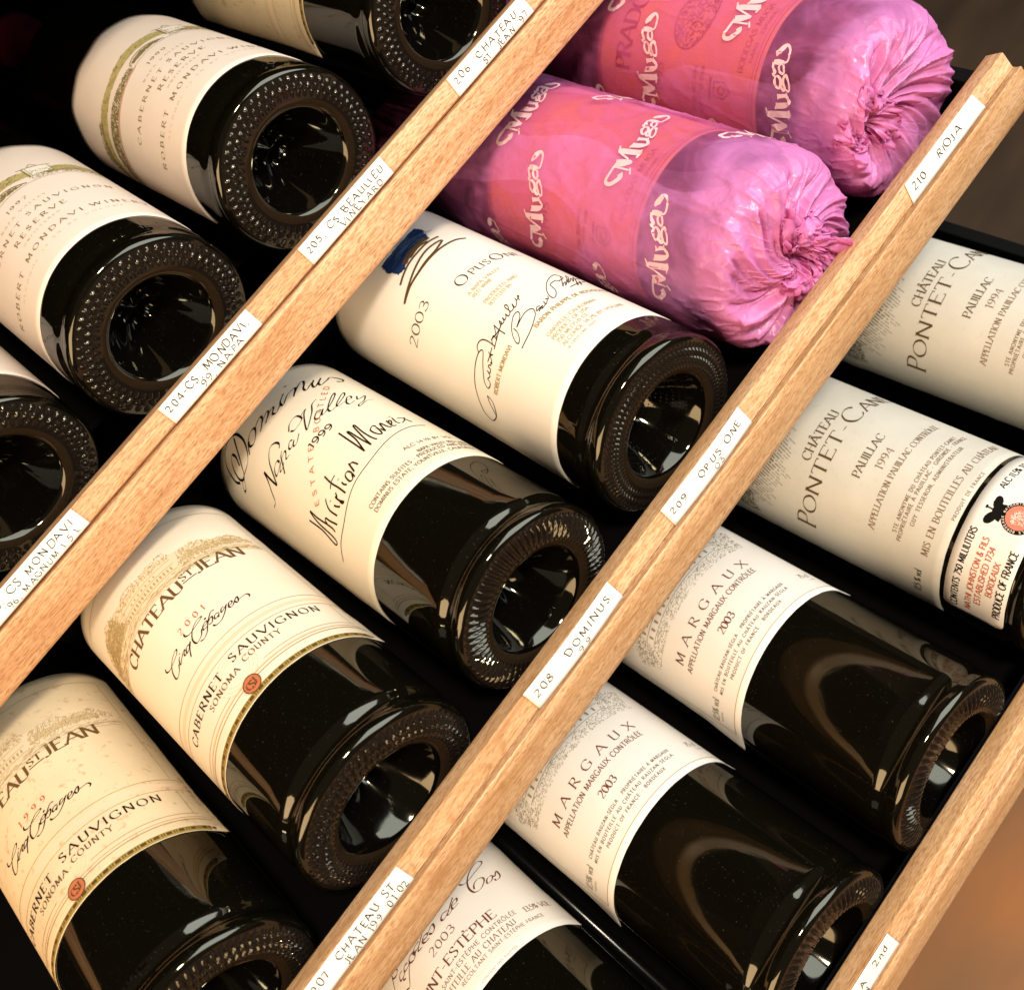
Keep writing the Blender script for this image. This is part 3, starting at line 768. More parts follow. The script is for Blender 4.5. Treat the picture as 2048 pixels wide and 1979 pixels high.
def L_opus(e, r):
    lab = label_mesh('paper_label', e, r, -6.9, 6.6, 2.36, 17.2, CREAM_OPUS)
    a = Ink()
    a.text('O', 0.02, 0.62, 9.98, 0.62, 'light'); a.text('PUS', 0.78, 1.86, 10.0, 0.42, 'light')
    a.text('O', 2.02, 2.62, 10.0, 0.60, 'light'); a.text('NE', 2.74, 3.55, 10.02, 0.42, 'light')
    a.text('2003', -3.19, -1.15, 11.02, 0.52, 'light', track=8)
    a.build('printed_name', BROWN, lab, r)
    for sg in ('sigRM', 'sigBP'):
        a = Ink(); a.trace(TR[sg], 0.028, 0.055, 60); a.build('printed_signature', BROWN, lab, r)
    b = Ink()
    b.text('ROBERT MONDAVI', -3.23, -1.17, 5.78, 0.23, 'sans')
    b.text('BARON PHILIPPE DE ROTHSCHILD', -0.07, 4.05, 5.2, 0.23, 'sans')
    b.build('printed_gold_text', GOLD, lab, r)
    c = Ink()
    for s, x0, x1, v in (('A NAPA VALLEY', -0.12, 1.7, 9.27), ('RED WINE', -0.11, 1.0, 8.97), ('PRODUCED AND', -0.11, 1.74, 8.24), ('BOTTLED BY', -0.09, 1.2, 7.93),
                         ('OAKVILLE, CALIFORNIA', -0.16, 2.5, 4.40), ('PRODUCT OF USA', -0.18, 1.84, 4.10), ('750 ML/75.0 CL', -0.2, 1.5, 3.80), ('ALCOHOL 14.2% BY VOLUME', -0.2, 3.15, 3.49)):
        c.text(s, x0, x1, v, 0.21, 'sans')
    c.text('* OPUS ONE 2005', -0.2, 1.35, 3.22, 0.13, 'sans')
    c.build('printed_small_text', PALEGOLD, lab, r)
    d = Ink(); P = np.array(TR['blob'][0]).reshape(-1, 2); P = np.vstack([P, [(-0.9, 15.6)]]) if False else P
    Q = [(x, y - 0.28) for x, y in P]; d.fill(Q, 0.04, 0.035)
    d.build('blue_brush_stroke', BLUE, lab, r)
    f = Ink(); f.trace(TR['zig'], 0.035, 0.12, 100)
    f.build('pen_strokes', BRONZE, lab, r, 0.03)
    w = Ink()
    lo, hi = P.min(0), P.max(0)
    for i in range(46):
        u = random.gauss((lo[0] + hi[0]) / 2 + .2, .5); v = random.gauss((lo[1] + hi[1]) / 2 + .15, .22)
        w.line([(u - .35, v - .28), (u + .35, v - .25)], 0.014)
    w.build('dry_brush_streaks', ink('brush_blue', (0.10, 0.17, 0.30)), lab, r, 0.036)


def L_dominus(e, r):
    lab = label_mesh('paper_label', e, r, -6.2, 6.2, 5.15, 16.3, CREAM_DOM)
    a = Ink()
    a.trace(TR['dominus'], 0.022, 0.13, 8, pw=1.8); a.trace(TR['napa'], 0.018, 0.10, 8, pw=1.8)
    a.text('1999', -0.25, 1.05, 10.83, 0.36, 'sans', 1.25, track=6)
    a.build('printed_script', BLK, lab, r)
    b = Ink(); b.trace(TR['sigCM'], 0.042, 0.072, 20); b.trace(TR['sigUL'], 0.035, 0.045); b.trace(TR['sigDots'], 0.1, 0.1)
    b.build('printed_signature', BROWN, lab, r)
    c = Ink()
    for s, x0, y0, x1, y1 in (('ESTATE', -1.95, 9.0, -0.1, 10.92), ('BOTTLED', 0.5, 11.25, 2.7, 13.5)):
        n = len(s); ang = math.atan2(y1 - y0, x1 - x0)
        t = Ink(); Lg = math.hypot(x1 - x0, y1 - y0)
        t.text(s, 0, Lg, 0, 0.24, 'sans', 1.0, track=55)
        off = len(c.V)
        for (x, y, l) in t.V:
            c.V.append((x0 + x * math.cos(ang) - y * math.sin(ang), y0 + x * math.sin(ang) + y * math.cos(ang), l))
        c.F += [tuple(q + off for q in f) for f in t.F]
    c.build('printed_red_text', RED, lab, r, 0.034)
    d = Ink()
    for s, x0, x1, v in (('ALC 14.1% BY VOL.', 1.75, 4.3, 7.02), ('NAPA VALLEY RED TABLE WINE', 2.05, 5.2, 6.50), ('CONTAINS SULFITES - PRODUCED AND BOTTLED BY', -0.93, 5.4, 6.20), ('DOMINUS ESTATE, YOUNTVILLE, CALIFORNIA 94599', -0.92, 5.3, 5.86)):
        d.text(s, x0, x1, v, 0.21, 'sans', 0.9)
    d.build('printed_small_text', BRONZE, lab, r)


def L_csj(e, r, year, paper, dv=0.0, du=0.0, vend=15.4):
    u0, u1 = -6.3 + du, 6.15 + du
    v0 = 4.62 + dv
    lab = label_mesh('paper_label', e, r, u0, u1, v0, vend + dv, paper, curl=0.10)
    a = Ink()
    a.text('CHATEAU', -2.9 + du, 0.92 + du, 10.88 + dv, 0.56, 'serif', 1.35, 8)
    a.text('JEAN', 1.66 + du, 3.82 + du, 11.08 + dv, 0.60, 'serif', 1.35, 6)
    a.text('ST', 1.0 + du, 1.6 + du, 11.22 + dv, 0.34, 'serif', 1.4, 8)
    a.line([(0.98 + du, 11.10 + dv), (1.62 + du, 11.12 + dv)], 0.05)
    a.build('printed_name', ink('bronze_brown', (0.135, 0.07, 0.022)), lab, r)
    b = Ink(); b.trace(TR['cinq'], 0.024, 0.068, 10, du=du, dv=dv, pw=1.6)
    b.text('CABERNET', -3.44 + du, -0.42 + du, 6.44 + dv, 0.36, 'serif', 1.15, 26); b.text('SAUVIGNON', 0.16 + du, 4.18 + du, 6.52 + dv, 0.36, 'serif', 1.15, 26)
    b.build('printed_script', BROWN, lab, r)
    c = Ink()
    c.text('SONOMA', -1.6 + du, 0.18 + du, 6.02 + dv, 0.26, 'serif', 1.1, 24); c.text('COUNTY', 0.46 + du, 2.15 + du, 6.12 + dv, 0.26, 'serif', 1.1, 24)
    c.build('printed_county', BRONZE, lab, r)
    d = Ink(); d.text(year, -0.42 + du, 0.9 + du, 9.35 + dv, 0.28, 'serif', 1.0, 70)
    d.build('printed_year', RED, lab, r)
    # bands, rules and the tick frieze along the foot of the label
    f = Ink()
    for v, w in ((7.08, 0.022), (7.72, 0.022), (5.42, 0.02), (5.28, 0.035)):
        f.line([(u0 + .35, v + dv), (u1 - .35, v + dv)], w)
    for v, w in ((5.62, 0.02),):
        f.line([(u0 + .9, v + dv), (-0.75 + du, v + dv)], w); f.line([(1.0 + du, v + dv), (u1 - .9, v + dv)], w)
    f.line([(u1 - 1.1, 7.0 + dv), (u1 - 1.1, 5.65 + dv)], 0.02)
    f.line([(u1 - 0.95, 7.8 + dv), (u1 - 0.95, 14.6 + dv)], 0.02); f.line([(u0 + 0.95, 14.6 + dv), (u1 - 0.95, 14.6 + dv)], 0.02)
    f.build('printed_gold_rules', GOLD, lab, r, 0.028)
    h = Ink(); h.line([(u0 + .05, 7.4 + dv), (u1 - .05, 7.4 + dv)], 0.2)
    h.line([(u0 + .02, 5.9 - .42 + dv), (u1 - .02, 5.48 + dv)], 0.07)
    h.build('printed_rose_band', ROSEBAND, lab, r, 0.012)
    k = Ink(); k.line([(u0 + .01, v0 + 0.16), (u1 - .01, v0 + 0.16)], 0.27)
    k.build('printed_gold_band', ink('band_gold', (0.34, 0.23, 0.06)), lab, r, 0.014)
    t = Ink(); u = u0 + 0.2; q = 0
    while u < u1 - 0.2:
        if q % 3 == 0:
            t.line([(u, v0 + .17), (u + .2, v0 + .17)], 0.13); u += 0.3
        else:
            t.line([(u, v0 + .10), (u, v0 + .25)], 0.03); u += 0.09
        q += 1
    t.build('printed_frieze', BRONZE, lab, r, 0.03)
    # round seal
    s = Ink()
    cu, cv = 0.12 + du, 5.18 + dv
    ring = [(cu + 0.36 * math.cos(x), cv + 0.36 * math.sin(x)) for x in np.linspace(0, 2 * math.pi, 40)]
    s.fill(ring[:-1], 0.03)
    s.build('printed_seal', ink('seal_red', (0.52, 0.15, 0.065)), lab, r, 0.036)
    s = Ink(); s.text('C', cu - .25, cu - .02, cv - .14, 0.30, 'serif', 1.0); s.text('S', cu - .1, cu + .1, cv - .18, 0.34, 'serif', 1.1); s.text('J', cu + .05, cu + .2, cv - .14, 0.32, 'serif', 1.0)
    s.line(ring, 0.035)
    s.build('seal_letters', BRONZE, lab, r, 0.05)
    s = Ink()
    for q in (0.62, 0.78, 0.95):
        s.line([(cu - .12 + q * math.cos(x), cv + .95 + q * .85 * math.sin(x)) for x in np.linspace(0, 2 * math.pi, 48)], 0.014)
    s.build('blind_stamped_seal', ROSEBAND, lab, r, 0.024)
    # engraved view: trees, hills and the long house
    p = Ink()
    base = 12.0 + dv
    ws = Ink()
    top = [(-4.6, .35), (-3.6, 1.15), (-2.7, 1.45), (-1.9, 1.25), (-1.2, 1.15), (-.3, 1.0), (.6, 1.1), (1.5, .85), (2.4, .9), (3.2, .6), (4.1, .72), (4.9, .25)]
    ws.fill([(a_ + du, base + b_) for a_, b_ in top] + [(5.0 + du, base - .45), (-4.8 + du, base - .45)], 0.04, 0.05)
    ws.build('engraving_wash', ink('wash_tan', (0.70, 0.55, 0.35)), lab, r, 0.012)
    ws = Ink()
    for a0_, a1_, b0_, b1_ in ((-4.3, -1.6, .1, .75), (1.4, 4.3, .1, .45), (-3.4, -1.9, .75, 1.15)):
        ws.fill([(a0_ + du, base + b0_), (a1_ + du, base + b0_), (a1_ - .3 + du, base + b1_), (a0_ + .5 + du, base + b1_)], 0.04, 0.12)
    tag(ws.build('engraving_shade', ink('wash_brown', (0.56, 0.41, 0.22)), lab, r, 0.016), kind='stuff')
    prof = lambda u: 0.55 + 0.25 * math.sin(u * 1.7 + 1) + 0.22 * math.sin(u * 4.1) + (0.5 if u < -1.6 else 0) * 1
    p.stipple([(-4.3 + du, base - .1), (-1.5 + du, base + .1), (-1.3 + du, base + .9), (-1.9 + du, base + 1.3), (-2.6 + du, base + 1.5), (-3.4 + du, base + 1.2), (-4.3 + du, base + .6)], 520, 0.10, 0.02, 1.2, 0.6)
    p.stipple([(-4.0 + du, base + .1), (-1.6 + du, base + .2), (-2.0 + du, base + 1.2), (-3.2 + du, base + 1.2)], 420, 0.13, 0.03, 1.2, 0.6)
    p.stipple([(1.3 + du, base - .1), (4.9 + du, base + .05), (4.9 + du, base + .25), (4.0 + du, base + .75), (3.2 + du, base + .6), (2.5 + du, base + .95), (1.6 + du, base + .75)], 520, 0.10, 0.02, 1.3, 0.5)
    p.stipple([(-1.5 + du, base + .75), (1.5 + du, base + .7), (1.2 + du, base + 1.25), (0 + du, base + 1.1), (-1 + du, base + 1.3)], 260, 0.09, 0.02, 1.2, 0.6)
    p.stipple([(-4.8 + du, base - .45), (5.0 + du, base - .4), (5.0 + du, base - .1), (-4.8 + du, base)], 420, 0.22, 0.014, 0.0, 0.12)
    for i in range(16):
        u = -1.45 + du + i * 0.17
        p.line([(u, base + .08), (u, base + .26)], 0.07)
    for i in range(7):
        u = -0.9 + du + i * 0.22
        p.line([(u, base + .42), (u, base + .52)], 0.06)
    p.line([(-1.6 + du, base + .62), (1.3 + du, base + .62)], 0.02); p.line([(-1.6 + du, base), (1.3 + du, base)], 0.025); p.line([(-1.6 + du, base + .34), (1.3 + du, base + .34)], 0.02)
    for v in (-.3, -.5):
        p.line([(-4.9 + du, base + v), (5.0 + du, base + v)], 0.016)
    tag(p.build('engraved_estate_view', ink('engraving_sepia', (0.43, 0.30, 0.12)), lab, r), kind='stuff')
    sd = Ink(); sd.text('ALC. 14.2% BY VOL.', 0, 1.9, 0, 0.16, 'sans')
    vv = [(u1 - 0.35 + y * -1, 8.0 + dv - x, l) for x, y, l in sd.V]
    sd.V = vv
    sd.build('printed_side_text', GOLD, lab, r)


def L_mondavi(e, r, year, dv=0.0):
    wav = lambda u: 0.10 * math.sin(u * 1.35) + 0.05 * math.sin(u * 3.3 + 1)
    lab = label_mesh('paper_label', e, r, -6.7, 6.7, 2.55, 13.15, CREAM_MON, edge=wav)
    a = Ink()
    a.text(year, -0.3, 0.78, 7.62 + dv, 0.24, 'serif', 1.1, 30)
    a.text('RESERVE', -1.15, 1.6, 5.6 + dv, 0.30, 'serif', 1.1, 45)
    a.text('ROBERT', -4.3, -1.81, 4.35 + dv, 0.30, 'serif', 1.0, 45); a.text('MONDAVI', -1.35, 1.72, 4.35 + dv, 0.30, 'serif', 1.0, 45); a.text('WINERY', 2.1, 4.6, 4.35 + dv, 0.30, 'serif', 1.0, 45)
    a.text('CABERNET', -3.7, -0.25, 6.4 + dv, 0.28, 'serif', 1.0, 50); a.text('SAUVIGNON', 0.14, 4.0, 6.42 + dv, 0.28, 'serif', 1.0, 50)
    a.build('printed_name', ink('olive_brown', (0.24, 0.15, 0.045)), lab, r)
    b = Ink()
    b.text('NAPA VALLEY', -1.1, 1.4, 7.08 + dv, 0.15, 'serif', 1.0, 50); b.text('UNFILTERED', -0.9, 1.1, 5.15 + dv, 0.14, 'serif', 1.0, 60)
    b.text('ALCOHOL 13.5% BY VOLUME', -2.9, 3.2, 3.85 + dv, 0.12, 'serif', 1.0, 70)
    b.build('printed_small_text', ink('faded_olive', (0.55, 0.44, 0.26)), lab, r)
    # engraved archway, hills, hedge rows and bell tower
    p = Ink()
    hill = [(-6.5, 9.75), (-5.4, 10.5), (-4.7, 10.35), (-3.98, 10.2), (-3.26, 10.2), (-2.5, 10.08), (-1.77, 9.95), (-1.04, 10.04), (0, 10.12), (1.16, 9.99), (1.83, 9.7), (2.3, 9.6), (3.6, 9.9), (5.2, 9.8), (6.4, 9.5),
            (6.4, 9.35), (4.5, 9.25), (2.4, 9.0), (1.0, 9.35), (0, 9.45), (-1.2, 9.45), (-2.6, 9.5), (-4, 9.6), (-5.2, 9.6), (-6.5, 9.45)]
    p.fill(hill, 0.05, 0.03)
    p.build('engraved_hills', ink('hill_olive', (0.50, 0.40, 0.16)), lab, r, 0.016)
    p = Ink()
    p.stipple(hill, 500, 0.12, 0.02, 0.6, 0.5)
    hedge = [(-6.5, 9.2), (-4.8, 9.3), (-2.8, 9.15), (-1.6, 8.95), (-0.7, 8.9), (-0.7, 8.45), (-2.6, 8.42), (-4.4, 8.5), (-6.5, 8.6)]
    p.stipple(hedge, 1500, 0.10, 0.035, 1.1, 0.6)
    p.stipple([(-6.5, 10.2), (-5.4, 10.75), (-4.5, 10.5), (-3.6, 10.4), (-3.4, 10.1), (-5, 10.0), (-6.5, 9.7)], 500, 0.09, 0.03, 1.1, 0.8)
    p.stipple([(1.6, 8.95), (3.4, 9.25), (6.3, 9.3), (6.3, 8.85), (1.6, 8.75)], 420, 0.08, 0.025, 1.1, 0.8)
    p.line([(-0.65, 8.72), (-0.62, 8.95), (-0.3, 9.12), (0.2, 9.16), (0.7, 9.05), (1.1, 8.85), (1.3, 8.72)], 0.05, True)
    p.stipple([(-0.5, 8.72), (-0.5, 8.93), (0.1, 9.08), (0.7, 8.98), (1.1, 8.75)], 300, 0.09, 0.03, 1.1, 0.6)
    p.line([(-6.5, 8.36), (-2.6, 8.36), (1.6, 8.62), (6.4, 8.6)], 0.02, True)
    p.line([(1.62, 9.05), (1.62, 10.05)], 0.05); p.line([(2.7, 9.2), (2.7, 9.95)], 0.025); p.line([(1.4, 10.1), (2.85, 9.98)], 0.035); p.line([(1.55, 9.05), (2.75, 9.2)], 0.03); p.line([(1.75, 9.05), (1.75, 10.02)], 0.02)
    p.line([(1.9, 10.1), (2.1, 10.35), (2.3, 10.08)], 0.03)
    tag(p.build('engraved_archway_view', ink('engraving_olive', (0.24, 0.18, 0.05)), lab, r, 0.03), kind='stuff')
    w = Ink(); w.fill([(1.68, 9.1), (1.68, 10.04), (2.68, 9.96), (2.68, 9.22)], 0.05)
    w.build('white_tower', ink('tower_cream', (0.86, 0.76, 0.62)), lab, r, 0.022)
    w = Ink()
    w.line([(-6.5, 8.45), (-3, 8.38), (-1.5, 8.4), (-0.6, 8.44)], 0.10, True)
    w.build('printed_rose_path', ink('rose_path', (0.62, 0.36, 0.24)), lab, r, 0.044)


def L_rauzan(e, r, dv=0.0, left=-6.15):
    lab = label_mesh('paper_label', e, r, left, 6.15, 7.76 + dv, 15.6 + dv, CREAM_RZN, curl=0.16)
    a = Ink()
    a.text('MARGAUX', -3.25, 2.5, 11.10 + dv, 0.44, 'serif', 0.9, 75)
    a.text('APPELLATION MARGAUX CONTRÔLÉE', -3.33, 2.42, 10.56 + dv, 0.27, 'sans', 0.9, 14)
    a.text('2003', -1.0, 0.0, 9.76 + dv, 0.36, 'serif', 1.1, 6)
    a.build('printed_name', ink('wine_brown', (0.14, 0.04, 0.02)), lab, r)
    b = Ink()
    b.text('CHÂTEAU RAUZAN-SÉGLA - PROPRIÉTAIRE À MARGAUX', -3.4, 2.5, 9.14 + dv, 0.16, 'sans', 1.0, 30)
    b.text('MIS EN BOUTEILLE AU CHÂTEAU RAUZAN-SÉGLA', -3.4, 2.42, 8.82 + dv, 0.16, 'sans', 1.0, 30)
    b.text('PRODUCT OF FRANCE - BORDEAUX', -2.45, 1.6, 8.50 + dv, 0.16, 'sans', 1.0, 34)
    b.build('printed_small_text', BRONZE, lab, r)
    c = Ink()
    c.line([(-5.25, 8.1 + dv), (4.95, 8.1 + dv)], 0.03); c.line([(-5.25, 8.1 + dv), (-5.4, 15 + dv)], 0.025); c.line([(4.95, 8.1 + dv), (5.15, 15 + dv)], 0.025)
    c.line([(-5.75, 8.4 + dv), (-5.75, 15 + dv)], 0.015); c.line([(5.5, 8.4 + dv), (5.5, 15 + dv)], 0.015)
    c.build('printed_gold_frame', GOLD, lab, r)
    d = Ink()
    t = Ink(); t.text('12,5% vol', 0, 1.35, 0, 0.34, 'light', 1.3, 4)
    d.V += [(-5.1 + x, 8.98 + dv + y, l) for x, y, l in t.V]; d.F += t.F
    d.text('IMPORTED', -4.9, -4.3, 8.72 + dv, 0.09, 'sans')
    d.text('75 cl', 3.6, 4.3, 9.0 + dv, 0.30, 'light', 1.3, 4); d.text('L 402', 3.95, 4.4, 8.75 + dv, 0.1, 'sans')
    # engraved chateau behind the name
    d.stipple([(-4.2, 12.3 + dv), (3.6, 12.2 + dv), (3.6, 12.75 + dv), (-4.2, 12.85 + dv)], 700, 0.10, 0.018, 0.2, 0.8)
    d.stipple([(-4.3, 12.7 + dv), (-3.3, 12.8 + dv), (-3.1, 13.7 + dv), (-3.9, 13.9 + dv), (-4.6, 13.4 + dv)], 300, 0.09, 0.018, 1.0, 0.8)
    d.stipple([(2.0, 12.7 + dv), (3.6, 12.7 + dv), (3.9, 13.6 + dv), (2.7, 13.9 + dv)], 300, 0.09, 0.018, 1.0, 0.8)
    for row in (12.95, 13.4):
        for i in range(13):
            u = -2.9 + i * 0.40
            d.line([(u, row + dv), (u, row + .24 + dv)], 0.10)
    for v in (12.85, 13.28, 13.72):
        d.line([(-3.2, v + dv), (2.3, v + dv)], 0.03)
    d.stipple([(-3.2, 13.72 + dv), (2.3, 13.72 + dv), (1.9, 14.5 + dv), (-2.8, 14.5 + dv)], 600, 0.16, 0.02, 0.0, 0.2)
    tag(d.build('engraved_chateau_view', ink('engraving_grey', (0.27, 0.24, 0.17)), lab, r), kind='stuff')


def L_pontet(e, r, dv=0.0):
    lab = label_mesh('paper_label', e, r, -6.5, 6.5, 3.98 + dv, 16.8 + dv, GREY_PON)
    a = Ink()
    a.text('CHÂTEAU', -1.62, 1.1, 11.32 + dv, 0.46, 'serif', 0.95, 10)
    a.text('P', -4.68, -4.02, 10.30 + dv, 0.98, 'serif', 0.8); a.text('ONTET', -3.9, 0.15, 10.36 + dv, 0.68, 'serif', 0.95, 8)
    a.text('-', 0.3, 0.62, 10.36 + dv, 0.62, 'serif', 1.2)
    a.text('C', 0.80, 1.75, 10.36 + dv, 0.92, 'serif', 0.8); a.text('ANET', 1.88, 4.6, 10.40 + dv, 0.66, 'serif', 0.95, 8)
    a.text('PAUILLAC', -1.38, 0.92, 8.78 + dv, 0.40, 'serif', 0.85, 8)
    a.build('printed_name', ink('umber', (0.085, 0.05, 0.018)), lab, r)
    b = Ink()
    b.text('1994', -0.65, 0.45, 8.02 + dv, 0.38, 'serif', 0.75, 10)
    b.text('APPELLATION PAUILLAC CONTRÔLÉE', -3.18, 2.95, 7.36 + dv, 0.30, 'serif', 0.85, 10)
    b.text('MIS EN BOUTEILLES AU CHÂTEAU', -3.25, 3.4, 4.70 + dv, 0.32, 'serif', 0.85, 16)
    b.text('STE ANONYME DU CHÂTEAU PONTET-CANET', -2.85, 2.65, 6.32 + dv, 0.19, 'sans', 1.0, 26)
    b.text('PROPRIÉTAIRE À PAUILLAC - GIRONDE - FRANCE', -3.15, 3.0, 6.04 + dv, 0.19, 'sans', 1.0, 26)
    b.text('GUY TESSERON, ADMINISTRATEUR', -2.28, 2.1, 5.66 + dv, 0.19, 'sans', 1.0, 26)
    b.text('PRODUIT DE FRANCE', -1.33, 1.2, 4.12 + dv, 0.16, 'sans', 1.0, 30)
    b.build('printed_text', ink('sepia_brown', (0.19, 0.10, 0.045)), lab, r)
    c = Ink(); c.text('12,5 % vol', -5.35, -4.05, 4.85 + dv, 0.32, 'light', 1.4, 4)
    rnd = random.Random(3)
    for i in range(64):                                   # engraved shading fan
        u = -5.6 + i * 0.155
        top = 14.7; ln = 1.75 + 0.9 * math.sin(i * 0.10) + rnd.uniform(-.3, .3)
        vb = top - ln - (0.5 if i < 8 else 0) + 0.004 * (i - 30) ** 2 * 0.6
        v = top
        while v > vb:
            d = rnd.uniform(0.12, 0.5)
            sh = (v - 13) * 0.35
            c.line([(u + sh, v + dv), (u + sh - d * .33, v - d + dv)], 0.075 * max(0.25, min(1, (v - vb) / 1.6)))
            v -= d + rnd.uniform(0.02, 0.10)
    c.stipple([(-5.6, 13.6 + dv), (-4.4, 13.9 + dv), (-3.9, 14.8 + dv), (-5.6, 14.8 + dv)], 320, 0.1, 0.03, 0.5, 0.8)
    tag(c.build('engraved_shading', ink('engraving_dark', (0.10, 0.095, 0.065)), lab, r), kind='stuff')


def L_strip(e, r, dv=0.0):
    lab = label_mesh('import_label', e, r, -5.25, 5.25, 1.02 + dv, 3.76 + dv, CREAM_RZN, corner=0.32)
    lab['label'] = 'importer strip label below the main label'
    a = Ink()
    a.text('CONTENTS 750 MILLILITERS', -5.02, -1.2, 3.12 + dv, 0.30, 'sans', 1.15, 8)
    a.text('PRODUCE OF FRANCE', -4.62, -1.45, 1.20 + dv, 0.32, 'sans', 1.15, 8)
    a.build('printed_black_text', BLK, lab, r)
    a = Ink(); a.text('ALC 11,5% TO 14% BY VOL.', 0.86, 4.9, 3.05 + dv, 0.28, 'sans', 1.15, 8)
    a.build('printed_alcohol_text', BLK, lab, r)
    b = Ink()
    b.text('NATHI JOHNSTON & FILS', -4.85, -1.38, 2.50 + dv, 0.27, 'sans', 1.1, 8)
    b.text('ESTABLISHED 1734', -4.35, -1.65, 2.10 + dv, 0.27, 'sans', 1.1, 8)
    b.text('BORDEAUX', -3.7, -2.15, 1.68 + dv, 0.27, 'sans', 1.1, 8)
    b.build('printed_orange_text', RED, lab, r)
    cu, cv = -0.12, 1.86 + dv
    c = Ink()
    disc = lambda q: [(cu + q * math.cos(x), cv + q * math.sin(x)) for x in np.linspace(0, 2 * math.pi, 40)][:-1]
    c.fill(disc(0.72), 0.03)
    blob = lambda x, y, a_, b_, t_: [(x + a_ * math.cos(q) * math.cos(t_) - b_ * math.sin(q) * math.sin(t_), y + dv + a_ * math.cos(q) * math.sin(t_) + b_ * math.sin(q) * math.cos(t_)) for q in np.linspace(0, 2 * math.pi, 24)[:-1]]
    c.fill(blob(0.14, 2.92, .33, .19, 0.25), 0.03); c.fill(blob(-0.58, 2.90, .32, .20, -0.45), 0.03)
    c.fill([(-0.62, 2.5 + dv), (0.2, 2.5 + dv), (0.12, 2.85 + dv), (-0.2, 3.0 + dv), (-0.55, 2.85 + dv)], 0.03)
    c.line([(-0.22, 2.95 + dv), (-0.20, 3.24 + dv)], 0.06); c.line([(-0.27, 3.24 + dv), (-0.13, 3.24 + dv)], 0.09)
    c.build('printed_crest', BLK, lab, r)
    d = Ink(); d.fill(disc(0.55), 0.03); d.build('crest_medallion', ink('salmon', (0.72, 0.19, 0.12)), lab, r, 0.045)
    t = Ink()
    s_ = 'NATHANIEL JOHNSTON FILS BORDEAUX '
    for i, ch in enumerate(s_):
        a0 = math.pi / 2 - i / len(s_) * 2 * math.pi
        q = Ink(); q.text(ch, -.035, .035, 0, 0.09, 'sans', 1.4)
        o_ = len(t.V)
        for x, y, l in q.V:
            t.V.append((cu + 0.59 * math.cos(a0) + x * math.sin(a0) + y * math.cos(a0), cv + 0.59 * math.sin(a0) - x * math.cos(a0) + y * math.sin(a0), l))
        t.F += [tuple(z + o_ for z in f) for f in q.F]
    t.stipple([(cu - .3, cv - .35), (cu + .25, cv - .3), (cu + .3, cv + .1), (cu, cv + .35), (cu - .35, cv + .2)], 90, 0.12, 0.02)
    t.build('crest_lettering', ink('crest_cream', (0.80, 0.68, 0.55)), lab, r, 0.062)


def L_cos(e, r, dv=0.0):
    lab = label_mesh('paper_label', e, r, -6.1, 6.1, 6.5 + dv, 15.5 + dv, CREAM_COS, curl=0.08)
    a = Ink(); a.trace(TR['cos'], 0.02, 0.10, 8, dv=dv, pw=1.6)
    a.text('2003', -0.55, 0.85, 9.1 + dv, 0.34, 'light', 1.2, 12)
    a.text('SAINT-ESTÈPHE', -2.55, 2.40, 8.28 + dv, 0.42, 'serif', 1.1, 8)
    a.build('printed_script', ink('wine_brown', (0.14, 0.04, 0.02)), lab, r)
    b = Ink()
    b.text('APPELLATION SAINT-ESTÈPHE CONTRÔLÉE', -3.3, 3.12, 7.88 + dv, 0.20, 'sans', 0.9, 18)
    b.text('MIS EN BOUTEILLE AU CHATEAU', -2.9, 2.8, 7.48 + dv, 0.26, 'serif', 0.9, 18)
    b.text('RÉCOLTANT SAINT-ESTÈPHE FRANCE', -0.44, 4.1, 7.20 + dv, 0.17, 'sans', 0.9, 18)
    b.text('13,5% VOL', 3.5, 5.1, 7.70 + dv, 0.28, 'light', 1.3, 5)
    b.text('CONTIENT DES SULFITES', 0.2, 2.1, 6.62 + dv, 0.09, 'sans')
    b.build('printed_text', ink('sepia_brown', (0.19, 0.10, 0.045)), lab, r)

GA = 'bottles on the top shelf'; GB = 'bottles on the middle shelf'; GC = 'bottles on the bottom shelf'
e, r, g = bottle('A1', 'bottle half out of frame at the left edge, base above the magnum tag', GA, 'bead', 0.975, RED_FOIL); L_mondavi(e, r, '1996')
e, r, g = bottle('A2', 'pinkish label bottle dated 1997, second from the left edge, its base beside the tag 204', GA, 'bead', 0.975, RED_FOIL); L_mondavi(e, r, '1997')
emboss(g, r, [('750 ML', 1.0, 3.0, 1.2, 0.34)])
e, r, g = bottle('A3', 'pinkish label bottle dated 1999 in the upper left, base beside the tag 205', GA, 'bead', 0.975, RED_FOIL); L_mondavi(e, r, '1999')
emboss(g, r, [('750 ML', 1.4, 3.4, 1.2, 0.34)])
e, r, g = bottle('A4', 'bottle with yellowed label at the top edge, base beside the tag 206', GA, 'bead', 0.975, BLACK_FOIL); L_csj(e, r, '1997', AGED_CSJ, dv=0.45)
e, r, g = bottle('B1', 'foxed straw label bottle dated 1999 in the bottom left corner', GB, 'diamond', 0.955, BLACK_FOIL); L_csj(e, r, '1999', AGED_CSJ, dv=0.45, du=-0.25)
emboss(g, r, [('ML', -0.6, 0.4, 1.25, 0.42)]); emboss(g, r, [('750', -3.2, -1.7, 1.3, 0.42)])
e, r, g = bottle('B2', 'clean straw label bottle dated 2001, between the script signed bottle and the foxed one', GB, 'diamond', 0.955, BLACK_FOIL); L_csj(e, r, '2001', CREAM_CSJ)
emboss(g, r, [('ML', 0.6, 1.6, 1.6, 0.42)]); emboss(g, r, [('750', -2.6, -1.1, 1.6, 0.42)])
e, r, g = bottle('B3', 'ivory label bottle with large black script and signature, dated 1999 in the middle row', GB, 'ridge', 0.945, BLACK_FOIL); L_dominus(e, r)
